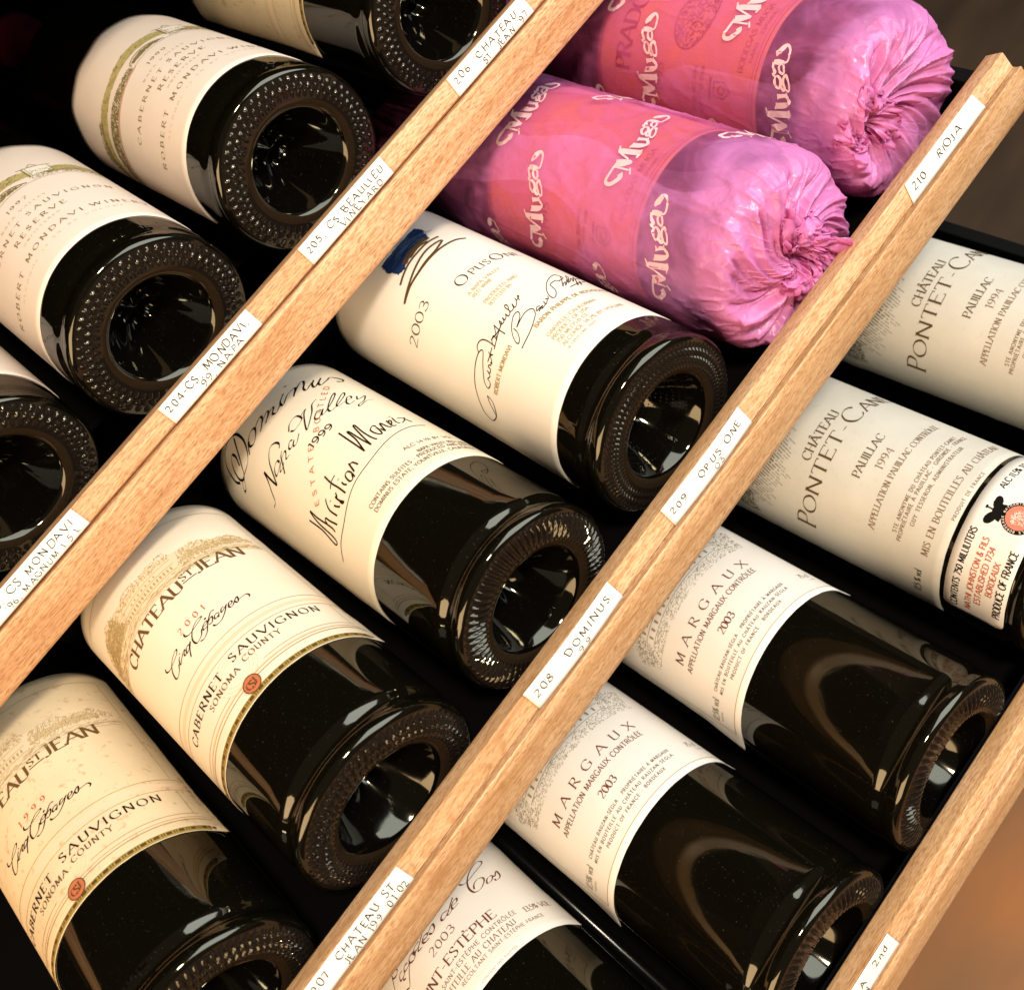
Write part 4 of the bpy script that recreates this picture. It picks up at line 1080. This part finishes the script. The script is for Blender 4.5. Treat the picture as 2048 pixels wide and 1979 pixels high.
e, r, g = bottle('B4', 'bottle with blue brush mark and two signatures on its label, dated 2003', GB, 'dot', 0.965, BLACK_FOIL, 'stipple'); L_opus(e, r)
emboss(g, r, [('OPUS ONE', 0.3, 4.6, 1.45, 0.42)]); emboss(g, r, [('750 ML', -5.2, -2.4, 1.45, 0.36)])
e, r, g = bottle('C1', 'bottle with brown script label at the bottom edge, lowest of the bottom row', GC, 'ridge', 0.982, BLACK_FOIL); L_cos(e, r, 1.18)
e, r, g = bottle('C2', 'white label bottle dated 2003 lying next to the brown script label bottle', GC, 'ridge', 0.982, RED_FOIL, spin=0.62); L_rauzan(e, r, 0.08, -6.7)
e, r, g = bottle('C3', 'white label bottle dated 2003 lying next to the bottle with the importer strip', GC, 'ridge', 0.982, RED_FOIL); L_rauzan(e, r)
e, r, g = bottle('C4', 'grey cream label bottle dated 1994 with an importer strip and round crest', GC, 'bead', 0.965, BLACK_FOIL); L_pontet(e, r); L_strip(e, r)
e, r, g = bottle('C5', 'grey cream label bottle dated 1994 at the right edge, topmost of the bottom row', GC, 'bead', 0.965, BLACK_FOIL); L_pontet(e, r, 0.35)

# ------------------------------------------------------------------ bottles wrapped in tissue


def tissue_mat(name):
    """thin translucent tissue; the mesh attribute 'layers' says how many folds lie over each other"""
    m = bpy.data.materials.new(name); m.use_nodes = True
    nt = m.node_tree; nt.nodes.clear()
    out = nn(nt, 'ShaderNodeOutputMaterial')
    tc = nn(nt, 'ShaderNodeTexCoord')
    at = nn(nt, 'ShaderNodeAttribute', attribute_name='layers')
    n1 = nn(nt, 'ShaderNodeTexNoise', Scale=42.0, Detail=7.0, Distortion=1.6)
    nt.links.new(tc.outputs['Object'], n1.inputs['Vector'])
    mr = nn(nt, 'ShaderNodeMapRange')
    mr.inputs['From Min'].default_value = 0.3; mr.inputs['From Max'].default_value = 0.7
    mr.inputs['To Min'].default_value = 0.24; mr.inputs['To Max'].default_value = 0.60
    nt.links.new(n1.outputs['Fac'], mr.inputs['Value'])
    ad = nn(nt, 'ShaderNodeMath', operation='MULTIPLY_ADD')
    ad.inputs[1].default_value = 0.52
    nt.links.new(at.outputs['Fac'], ad.inputs[0]); nt.links.new(mr.outputs['Result'], ad.inputs[2])
    cl = nn(nt, 'ShaderNodeClamp'); cl.inputs['Max'].default_value = 0.96
    nt.links.new(ad.outputs[0], cl.inputs['Value'])
    cr = ramp(nt, [(0.0, (0.70, 0.17, 0.42)), (0.45, (0.80, 0.26, 0.62)), (1.0, (0.84, 0.27, 0.60))])
    nt.links.new(at.outputs['Fac'], cr.inputs['Fac'])
    d = nn(nt, 'ShaderNodeBsdfDiffuse')
    tl = nn(nt, 'ShaderNodeBsdfTranslucent'); tl.inputs['Color'].default_value = (0.90, 0.20, 0.50, 1)
    nt.links.new(cr.outputs['Color'], d.inputs['Color'])
    m1 = nn(nt, 'ShaderNodeMixShader'); m1.inputs[0].default_value = 0.30
    nt.links.new(d.outputs[0], m1.inputs[1]); nt.links.new(tl.outputs[0], m1.inputs[2])
    gl = nn(nt, 'ShaderNodeBsdfGlossy'); gl.inputs['Roughness'].default_value = 0.32; gl.inputs['Color'].default_value = (1, .90, 1.0, 1)
    m2 = nn(nt, 'ShaderNodeMixShader'); m2.inputs[0].default_value = 0.035
    nt.links.new(m1.outputs[0], m2.inputs[1]); nt.links.new(gl.outputs[0], m2.inputs[2])
    tr = nn(nt, 'ShaderNodeBsdfTransparent'); tr.inputs['Color'].default_value = (0.92, 0.50, 0.50, 1)
    m3 = nn(nt, 'ShaderNodeMixShader')
    nt.links.new(cl.outputs['Result'], m3.inputs[0]); nt.links.new(tr.outputs[0], m3.inputs[1]); nt.links.new(m2.outputs[0], m3.inputs[2])
    n3 = nn(nt, 'ShaderNodeTexNoise', Scale=70.0, Detail=3.0)
    nt.links.new(tc.outputs['Object'], n3.inputs['Vector'])
    va = nn(nt, 'ShaderNodeVectorMath', operation='MULTIPLY_ADD')
    va.inputs[1].default_value = (0.02, 0.02, 0.02)
    nt.links.new(n3.outputs['Color'], va.inputs[0]); nt.links.new(tc.outputs['Object'], va.inputs[2])
    vo = nn(nt, 'ShaderNodeTexVoronoi', Scale=75.0)
    nt.links.new(va.outputs[0], vo.inputs['Vector'])
    v2 = nn(nt, 'ShaderNodeTexVoronoi', Scale=210.0)
    nt.links.new(va.outputs[0], v2.inputs['Vector'])
    v2.feature = 'DISTANCE_TO_EDGE'; v2.inputs['Scale'].default_value = 95.0
    vr = nn(nt, 'ShaderNodeMapRange'); vr.inputs['From Max'].default_value = 0.07; vr.inputs['To Min'].default_value = 0.10; vr.inputs['To Max'].default_value = 0.0
    nt.links.new(v2.outputs['Distance'], vr.inputs['Value'])
    sm = nn(nt, 'ShaderNodeMath', operation='MULTIPLY_ADD'); sm.inputs[1].default_value = 0.5
    nt.links.new(vr.outputs['Result'], sm.inputs[0]); nt.links.new(vo.outputs['Distance'], sm.inputs[2])
    la_ = nn(nt, 'ShaderNodeMath', operation='MULTIPLY_ADD'); la_.inputs[1].default_value = 0.42; la_.inputs[2].default_value = 0.10
    nt.links.new(at.outputs['Fac'], la_.inputs[0])
    bp = nn(nt, 'ShaderNodeBump', Distance=0.0022)
    nt.links.new(la_.outputs[0], bp.inputs['Strength'])
    nt.links.new(sm.outputs[0], bp.inputs['Height'])
    for q in (d, tl, gl):
        nt.links.new(bp.outputs['Normal'], q.inputs['Normal'])
    nt.links.new(m3.outputs[0], out.inputs['Surface'])
    return m


TISSUE = tissue_mat('pink_tissue')
MUGALABEL = paper_mat('salmon_label_paper', (0.80, 0.60, 0.42))
WRAPINK = simple('ink_pale_pink', (0.80, 0.50, 0.52), 0.6, 0.1)
NZ = lambda x, y, z: noise.noise(Vector((x, y, z)))


def layers(o, vals):
    at = o.data.attributes.new('layers', 'FLOAT', 'POINT')
    at.data.foreach_set('value', [float(x) for x in vals])


def sst(a, b, x):
    t = min(1, max(0, (x - a) / (b - a)))
    return t * t * (3 - 2 * t)


def wrapped(key, label, seed, tuft, sink):
    m, r = frame(key)
    e = empty('wrapped_bottle', m)
    tag(e, label, 'wrapped bottle', 'bottles in pink tissue')
    rg = r - 0.16
    bottle_glass(e, rg, 'dot', 0.985, seed, nseg=128)
    lab = label_mesh('paper_label', e, rg, -6.4, 6.4, 4.0, 13.4, MUGALABEL)
    a = Ink()
    if sink: a.text('PRADO ENEA', -4.0, 2.6, 11.3, 0.85, 'serif', 1.2, 6)
    a.text('1995', -4.55, -3.3, 9.25, 0.42, 'serif', 1.0); a.text('RIOJA RED WINE', -5.0, -3.0, 7.3, 0.2, 'sans'); a.text('PRODUCT OF SPAIN', -5.1, -3.0, 6.9, 0.2, 'sans')
    a.text('BODEGAS MUGA', -2.9, 0.4, 4.9, 0.26, 'light', 1.2, 8); a.text('HARO - ESPANA', -2.4, 0.0, 4.55, 0.16, 'sans')
    a.line([(-6.2, 4.2), (6.2, 4.2)], 0.04); a.line([(-6.2, 4.36), (6.2, 4.36)], 0.02); a.line([(-6.2, 13.2), (6.2, 13.2)], 0.04)
    ell = [(-1.0 + 1.5 * math.cos(x), 8.3 + 0.95 * math.sin(x)) for x in np.linspace(0, 2 * math.pi, 40)]
    if sink:
        a.line(ell, 0.05)
        a.stipple(ell, 420, 0.14, 0.03)
    cr = [(-4.1, 6.3), (-3.5, 6.3), (-3.45, 5.75), (-3.8, 5.4), (-4.15, 5.75)]
    a.line(cr + [cr[0]], 0.07); a.line([(-4.25, 6.5), (-3.35, 6.5)], 0.12); a.text('O', -4.0, -3.6, 5.7, 0.35, 'sans', 1.4)
    a.build('printed_text', ink('crimson', (0.35, 0.03, 0.02)), lab, rg)
    capsule(e, BLACK_FOIL)
    rnd = random.Random(seed)

    def skin(c, s, v):                                   # sleeve radius: crumples and long creases
        px, py = -r * s, r * c
        n1 = NZ(px * .55 + seed, py * .55, v * .33)
        n2 = NZ(px * 1.6 + seed, py * 1.6, v * 1.3 + 5)
        rid = 1 - abs(NZ(px * .8 + 9, py * .8 + seed, v * .40)) * 3.0
        rid2 = 1 - abs(NZ(px * 1.3 + 29, py * 1.3 + seed, v * 1.1)) * 3.5
        near = sst(4.5, 1.0, v)
        return r + 0.03 + 0.05 * n1 + 0.018 * n2 + 0.05 * max(0, rid) ** 5 + (0.02 + 0.05 * near) * max(0, rid2) ** 5 + near * 0.10 * NZ(c * 3 + seed, s * 3, v * .6)

    NS = 480
    th = np.linspace(0, 2 * math.pi, NS, endpoint=False)
    prof = []
    for v, k_ in ((29.5, .55), (27.5, .66), (25.5, .70), (24, .68), (22.5, .76), (21.2, .87), (20, .95), (18.8, .99)):
        prof.append((k_, v, 0.0))
    for v in np.linspace(17.5, 1.5, 80):
        prof.append((1.0, v, 0.0))
    for a_ in np.linspace(0, 90, 16)[1:]:
        prof.append((0.80 + 0.20 * math.cos(R(a_)), 1.4 - 1.95 * math.sin(R(a_)), a_ / 90 * 0.4))
    for t in np.linspace(0, 1, 46)[1:]:
        prof.append((0.80 - 0.68 * t, -0.55 - 0.12 * math.sin(math.pi * t) - 0.50 * t ** 2.5, 0.4 + 0.6 * t))
    tx, ty = tuft                                        # the gathering point drifts off the axis
    V = []; LA = []
    for j, (rk, v, q) in enumerate(prof):
        for i, t in enumerate(th):
            c, s = math.cos(t), math.sin(t)
            rad = (skin(c, s, v) if v < 18 else r * rk + 4 * (skin(c, s, v) - r)) if q < 0.05 else r * rk + (skin(c, s, v) - r)
            tw = t + 1.1 * q * q + 0.25 * math.sin(2 * t + seed) * q
            cc, ss = math.cos(tw), math.sin(tw)
            f = 0.0
            for k, (fr, am) in enumerate(((1.3, .55), (2.6, .48), (5.0, .30), (9.5, .15))):
                f += am * (1 - 2.6 * abs(NZ(cc * fr + seed + k * 7, ss * fr, 0.55 * q * (k + 1) + k)))
            w = sst(0.02, 0.55, q)
            fold = 0.58 * w * (f - 0.35)
            if q < 0.4:
                u = q / 0.4
                R_ = rad + max(-.05, fold) * (1 - u) * 0.8; z = v - max(-0.12, fold) * u
            else:
                R_ = rad * (1 + 0.12 * (f - .5) * (1 - q)); z = v - max(-0.42 - 0.9 * sst(.55, .75, q), fold * (1.5 - 0.4 * q))
            V.append((-R_ * s + tx * q ** 2, R_ * c + ty * q ** 2, z + sink * sst(0.45, 1.0, q)))
            e1 = NZ(c * 1.6 + seed * 2, s * 1.6, v * 0.45)
            la = sst(2.6 + 2.6 * e1, 0.7 + 2.2 * e1, v) * (0.55 + 0.35 * NZ(c * 3, s * 3 + seed, v * 1.2)) + 0.5 * sst(0.0, 0.4, q)
            # overlapping sheet edges on the body
            ov = NZ(c * 1.1 + seed + 40, s * 1.1, v * 0.14)
            la += 0.28 * sst(0.10, 0.115, ov) + (0.12 if sink == 0 else 0) - 0.12 * sst(-.1, -.115, ov)
            LA.append(min(1, max(0, la)))
    F = []
    for j in range(len(prof) - 1):
        for i in range(NS):
            k = (i + 1) % NS
            F.append((j * NS + i, (j + 1) * NS + i, (j + 1) * NS + k, j * NS + k))
    sl = mesh('tissue_wrap', V, F, TISSUE, e)
    layers(sl, LA)
    # --- crumpled tail of the twist: overlapping torn sheets
    V = []; F = []; LA = []
    for p in range(13):
        a0 = p * 2.4 + rnd.uniform(-.4, .4); b = len(V)
        nu, nv = 20, 26
        wdt = rnd.uniform(0.35, 0.85); ln = rnd.uniform(1.0, 1.95) if p else (3.0 if sink == 0 else 1.8)
        if p == 0: a0 = math.pi + 0.35; wdt = 0.5
        ph = rnd.uniform(0, 6); rise = rnd.uniform(0.25, 1.25)
        for i in range(nu + 1):
            s_ = i / nu
            for k in range(nv + 1):
                w_ = (k / nv - .5) * 2
                ang = a0 + w_ * wdt * (1.25 - .4 * s_) + 0.7 * s_
                torn = 1 + 0.12 * math.sin(w_ * 9 + ph) + 0.22 * NZ(w_ * 4, p, 3)
                rad = 0.10 + ln * s_ ** 0.85 * torn * (1 - 0.2 * w_ * w_)
                zz = sink - 0.75 - rise * math.sin(s_ * 2.2) - (1.3 * s_ if p == 0 and sink == 0 else 0) + 0.10 * math.sin(w_ * 6 + ph + 2 * s_) * s_
                f1 = NZ(s_ * 2.2 + p, w_ * 2.2, ph); f2 = 1 - 2.5 * abs(NZ(s_ * 3.1 + p, w_ * 4.5, ph + 4)); f3 = NZ(s_ * 11 + p, w_ * 10, ph)
                zz += 0.30 * f2 * (0.3 + s_) + 0.05 * f3
                V.append((rad * math.cos(ang) + .3 * f1 + tx, rad * math.sin(ang) + .2 * f1 + 0.07 * f3 + ty, zz))
                LA.append(0.55 + 0.3 * f1)
        for i in range(nu):
            for k in range(nv):
                q = b + i * (nv + 1) + k
                F.append((q, q + 1, q + nv + 2, q + nv + 1))
    tf = mesh('twisted_tissue_end', V, F, TISSUE, e)
    layers(tf, LA)
    # --- pale wordmarks printed on the tissue, each its own piece
    for v, u0 in ((2.75, -5.75), (6.0, -1.75), (10.1, -5.7), (12.9, -1.65)):
        for k in (-1, 0, 1):
            uu = u0 + 7.85 * k
            if uu > 7 or uu < -11.5: continue
            w = Ink()
            for st in TR['muga']:
                P = np.array(st).reshape(-1, 3)
                Q = smooth_pts(P, 4) if len(P) > 3 else P
                E_ = Q[-1:]; Q = np.vstack([Q[:-1] + (Q[1:] - Q[:-1]) * x for x in (0, .34, .67)]).reshape(3, -1, 3).transpose(1, 0, 2).reshape(-1, 3); Q = np.vstack([Q, E_])
                w.ribbon(np.stack([Q[:, 0] + uu, Q[:, 1] + 0.8 + v - 0.55], 1), Q[:, 2] * 1.3)
            VV = []
            for (u, vv, l) in w.V:
                t = u / r; c, s = math.cos(t), math.sin(t)
                q = skin(c, s, vv) + 0.013 + l * .5
                VV.append((-q * s, q * c, vv))
            mesh('printed_wordmark', VV, w.F, WRAPINK, sl, smooth=False)
    return e


wrapped('B5', 'nearer pink tissue wrapped bottle, its twisted end touching the rail', 11, (0.2, 0.6), 0.0)
wrapped('B6', 'farther pink tissue wrapped bottle beside the tag 210, half behind the nearer one', 23, (2.1, 1.1), 0.9)

# ------------------------------------------------------------------ shelves
RAIL_UP = [(-0.84, -0.95), (-0.88, -0.50), (-0.84, -0.42), (-0.80, -0.39), (-0.10, -0.03), (-0.03, -0.01), (0.02, -0.045), (0.345, -0.76), (0.325, -0.82), (0.20, -0.95)]
RAIL_LO = [(-0.84, -1.03), (0.21, -1.03), (0.31, -0.98), (0.40, -0.955), (0.47, -0.99), (0.53, -1.06), (0.60, -1.30), (0.665, -2.0), (0.69, -2.62), (0.67, -2.90), (0.60, -3.04), (0.48, -3.10), (-0.84, -3.10)]

RAIL_WIDE = [(-0.84, -1.12), (0.17, -1.12), (0.30, -1.08), (0.40, -1.01), (0.455, -0.995), (0.50, -1.03), (0.545, -1.16)] + RAIL_LO[6:]


def prism(name, sec, x0, x1, yz, mat, parent, chips=0.0, seed=0):
    n = max(2, int(abs(x1 - x0) / 0.5))
    V = []; F = []; k = len(sec)
    rnd = random.Random(seed)
    for i in range(n + 1):
        x = x0 + (x1 - x0) * i / n
        wy = 0.012 * noise.noise(Vector((x * .12 + seed, 1, 0))); wz = 0.012 * noise.noise(Vector((x * .12 + seed, 7, 0)))
        for j, (y, z) in enumerate(sec):
            c = chips * rnd.uniform(-1, 1) if chips else 0
            V.append((x, y + wy + c, z + wz + c * .6))
    for i in range(n):
        for j in range(k):
            a = i * k + j; b = i * k + (j + 1) % k
            F.append((a, b, b + k, a + k))
    F.append(tuple(range(k - 1, -1, -1))); F.append(tuple(n * k + j for j in range(k)))
    o = mesh(name, V, F, mat, parent, smooth=True)
    md = o.modifiers.new('edge', 'EDGE_SPLIT'); md.split_angle = R(32)
    return o


def box(name, x0, x1, y0, y1, z0, z1, mat, parent=None, bevel=0.06):
    v = [(x, y, z) for x in (x0, x1) for y in (y0, y1) for z in (z0, z1)]
    f = [(0, 1, 3, 2), (4, 6, 7, 5), (0, 4, 5, 1), (2, 3, 7, 6), (0, 2, 6, 4), (1, 5, 7, 3)]
    o = mesh(name, v, f, mat, parent, smooth=False)
    if bevel:
        md = o.modifiers.new('bevel', 'BEVEL'); md.width = bevel * S; md.segments = 2
    return o


def tagpaper(shelf, xl, xr, lines, label, lift=0.0, slant=(0, 0), bow=0.0, drop=0.0):
    """paper strip on the sloping top face of the rail: local a runs in reading direction, b down the slope"""
    A = Vector((0, 0.0, 0.0)); Gv = Vector((0, 0.36, -0.80)); L = Gv.length; dn = Gv / L
    nrm = Vector((0, -dn.z, dn.y)).normalized()
    if nrm.y < 0: nrm = -nrm
    wid = abs(xl - xr)

    def P(a, b, off):                                    # a: 0..wid left to right, b: 0 top .. L bottom
        x = xl - a
        k = off + bow * math.sin(math.pi * min(1, max(0, a / wid))) + 0.018
        p = Vector((x, 0, 0)) + dn * (b + 0.03) + nrm * (k + 0.03)
        return (p.x, p.y, p.z)
    nu, nv = 30, 6
    V = []; F = []
    top, bot = -0.045 - drop, L - 0.045 + drop * .0
    for j in range(nv + 1):
        for i in range(nu + 1):
            t = j / nv
            a = wid * i / nu
            a += (slant[0] * t * (1 - i / nu) + slant[1] * t * (i / nu))
            V.append(P(a, top + (bot - top) * t, 0.0))
    w = nu + 1
    for j in range(nv):
        for i in range(nu):
            F.append((j * w + i, j * w + i + 1, (j + 1) * w + i + 1, (j + 1) * w + i))
    o = mesh('paper_tag', V, F, WHITE, shelf)
    o['label'] = label
    md = o.modifiers.new('thick', 'SOLIDIFY'); md.thickness = 0.022 * S; md.offset = 0
    k = Ink()
    for s, a0, a1, b0, h in lines:
        b0 = b0 * 0.93; h = h * 0.9
        k.text(s, a0, a1, -b0, h, 'hand', 1.15, 26, jit=0.07)
    k.build_flat('handwriting', PENCIL, o, lambda a, b, off: P(a, -b, off), 0.024)
    return o


def shelf(y, z, x0, x1, wood, label, depth=46, seed=0, gap=-8.5, low=None):
    m = Matrix.Translation(Vector((0, y, z)) * S)
    e = empty('pull_out_shelf', m)
    tag(e, label, 'shelf', 'pull-out shelves of the wine cabinet')
    prism('rail_upper_strip', RAIL_UP, x0, x1, None, wood, e, seed=seed)
    prism('rail_lower_strip', low or RAIL_LO, x0 - 0.35, x1, None, wood, e, seed=seed + 3)
    # steel frame under the bottles
    tz = -4.05
    box('tray_panel', x0 + 0.8, x1 - 0.8, -depth, gap if gap < -5 else -1.28, tz - 0.35, tz - 0.08, CAVITY, e)
    if gap < -5: box('front_bar', x0 + 0.8, x1 - 0.8, -4.4 if gap < -5 else -4.5, -3.5 if gap < -5 else -1.26, tz - 0.35, tz - 0.08, BLACK, e)
    box('front_lip', x0 + 0.4, x1 - 0.2, -1.25, -0.78, tz - 0.05, -1.1, BLACK, e)
    box('side_runner', x0 + 0.05, x0 + 0.75, -depth, -0.80, tz - 0.4, -1.35, BLACK, e)
    box('side_runner', x1 - 0.75, x1 - 0.05, -depth, -0.80, tz - 0.4, -1.35, BLACK, e)
    x = x0 + 5.0
    while x < x1:
        V, F = lathe([(0.01, 0), (0.28, 0.0), (0.28, depth - 3), (0.01, depth - 3)], 16)
        o = mesh('divider_rod', [(px, -1.4 - pz, py) for px, py, pz in V], F, RODMAT, e)
        o.location = Vector((x, 0, tz + 0.55)) * S
        x += 8.55
    return e


RODMAT = simple('black_lacquered_rod', (0.004, 0.004, 0.004), 0.22, 0.5)
sa = shelf(-14.845, 8.954, -30.4, 33, WOOD_A, 'top shelf with reddish rail and tags 204, 205 and 206', seed=1)
sb = shelf(0.0, 0.0, -30.35, 33, WOOD_B, 'middle shelf with rail crossing the centre and tags 207 to 210', seed=5, gap=-4.6, low=RAIL_WIDE)
sc = shelf(10.718, -13.626, -31.6, 33, WOOD_B, 'bottom shelf with rail in the lower right corner', seed=9, gap=-4.6, low=RAIL_WIDE)

tagpaper(sa, 11.6, 6.55, [("203, CS MONDAVI", 0.1, 4.7, 0.42, 0.30), ("'96, MAGNUM 1.5 L.", 0.9, 4.8, 0.80, 0.24)], 'handwritten tag ending in MONDAVI and 1.5 L at the left edge')
tagpaper(sa, 1.80, -3.21, [('204-CS, MONDAVI,', 0.22, 4.7, 0.44, 0.32), ('99, NAPA', 1.75, 4.05, 0.80, 0.27)], 'handwritten tag reading 204', slant=(0.02, 0))
tagpaper(sa, -6.30, -11.3, [('205, CS BEAULIEU', 0.2, 4.75, 0.46, 0.30), ('VINEYARD', 1.9, 4.4, 0.82, 0.27)], 'handwritten tag reading 205', slant=(0, -0.05))
tagpaper(sa, -15.6, -20.5, [('206  CHATEAU', 0.2, 4.2, 0.46, 0.32), ("ST. JEAN '97", 1.7, 4.6, 0.82, 0.27)], 'handwritten tag reading 206', slant=(-0.08, 0))
tagpaper(sb, 13.85, 8.82, [('207  CHATEAU ST.', 0.3, 4.6, 0.44, 0.33), ("JEAN 199 '01'02", 1.6, 4.85, 0.80, 0.29)], 'handwritten tag reading 207')
tagpaper(sb, 1.70, -3.28, [('208   DOMINUS', 0.25, 4.6, 0.48, 0.32), ('99', 2.5, 3.05, 0.82, 0.24)], 'handwritten tag reading 208', bow=0.10, drop=0.05)
tagpaper(sb, -6.55, -11.5, [('209   OPUS ONE', 0.25, 4.6, 0.48, 0.30), ('03.', 2.6, 3.3, 0.80, 0.22)], 'handwritten tag reading 209', bow=0.10, drop=0.05)
tagpaper(sb, -22.95, -27.92, [('210   RIOJA', 0.2, 3.6, 0.56, 0.34)], 'handwritten tag reading 210', slant=(-0.2, 0.2))
tagpaper(sc, 5.2, 0.2, [('212 SEGLA  2nd', 0.3, 4.6, 0.44, 0.32), ('RAUZAN', 1.0, 3.0, 0.80, 0.27)], 'handwritten tag ending in 2nd in the lower right corner')

# ------------------------------------------------------------------ cabinet and room
cab = empty('wine_cabinet', Matrix.Translation(Vector((0, -60, -70)) * S))
tag(cab, 'black wine cabinet whose dark inside shows behind the bottles', 'wine cabinet')


def cbox(*a, **k):
    o = box(*a, **k); o.parent = cab
    o.matrix_parent_inverse = cab.matrix_world.inverted()
    return o


bpy.context.view_layer.update()
cbox('back_panel', -31.5, 36, -63, -62, -70, 60, CAVITY)
cbox('left_side_panel', 34.6, 36.2, -61.9, -14, -70, 60, CAVITY)
cbox('right_side_panel', -33.4, -31.8, -61.9, -14, -70, 60, CAVITY)
cbox('cabinet_floor', -31.7, 34.5, -61.9, -14, -70, -68, CAVITY)
cbox('cabinet_top', -31.7, 34.5, -61.9, -18, 58, 60, CAVITY)
cbox('upper_shelf_panel', -31.7, 34.5, -61.9, -24, 20.5, 21.2, CAVITY)

fl, nt, b = newmat('blurred_wood_floor')
tc = nn(nt, 'ShaderNodeTexCoord'); mp = nn(nt, 'ShaderNodeMapping'); mp.inputs['Scale'].default_value = (3.0, 10.0, 1.0); mp.inputs['Rotation'].default_value = (0, 0, R(35))
nt.links.new(tc.outputs['Object'], mp.inputs['Vector'])
n1 = nn(nt, 'ShaderNodeTexNoise', Scale=2.0, Detail=3.0); nt.links.new(mp.outputs['Vector'], n1.inputs['Vector'])
r1 = ramp(nt, [(0.3, (0.045, 0.026, 0.014)), (0.55, (0.065, 0.038, 0.021)), (0.75, (0.10, 0.055, 0.028))])
nt.links.new(n1.outputs['Fac'], r1.inputs['Fac']); nt.links.new(r1.outputs['Color'], b.inputs['Base Color']); b.inputs['Roughness'].default_value = 0.45
tag(mesh('floor', [(-400, -66, -72), (300, -66, -72), (300, 300, -72), (-400, 300, -72)], [(0, 1, 2, 3)], fl, None, False), kind='structure')
lg, nt, b = newmat('lit_floor_orange')  # lit tone of the floor put into an orange colour
tc = nn(nt, 'ShaderNodeTexCoord'); mp = nn(nt, 'ShaderNodeMapping'); mp.inputs['Scale'].default_value = (3.0, 7.0, 1.0); mp.inputs['Rotation'].default_value = (0, 0, R(20))
nt.links.new(tc.outputs['Object'], mp.inputs['Vector'])
n1 = nn(nt, 'ShaderNodeTexNoise', Scale=2.2, Detail=3.0); nt.links.new(mp.outputs['Vector'], n1.inputs['Vector'])
r1 = ramp(nt, [(0.32, (0.17, 0.085, 0.032)), (0.5, (0.23, 0.10, 0.035)), (0.70, (0.32, 0.12, 0.03))])
nt.links.new(n1.outputs['Fac'], r1.inputs['Fac']); nt.links.new(r1.outputs['Color'], b.inputs['Base Color']); b.inputs['Roughness'].default_value = 0.5
tb = empty('lit_floor_backdrop', Matrix.Translation(Vector((0, 20, -48)) * S))  # board added where lit floor would show below the bottom rail
tag(tb, 'out of focus orange brown board added as lit floor ledge in the lower right corner', 'backdrop')
box('top_board', -36, 40, -34, 60, 3, 5.5, lg, tb, 0.3)
for lx in (-30, 34):
    for ly in (-28, 54):
        box('leg', lx - 2, lx + 2, ly - 2, ly + 2, -24, 3.0, lg, tb, 0.2)
wl = simple('dark_brown_wall', (0.060, 0.036, 0.020), 0.6, 0.2)
tag(mesh('wall', [(-400, -66, -72), (300, -66, -72), (300, -66, 260), (-400, -66, 260)], [(0, 3, 2, 1)], wl, None, False), kind='structure')
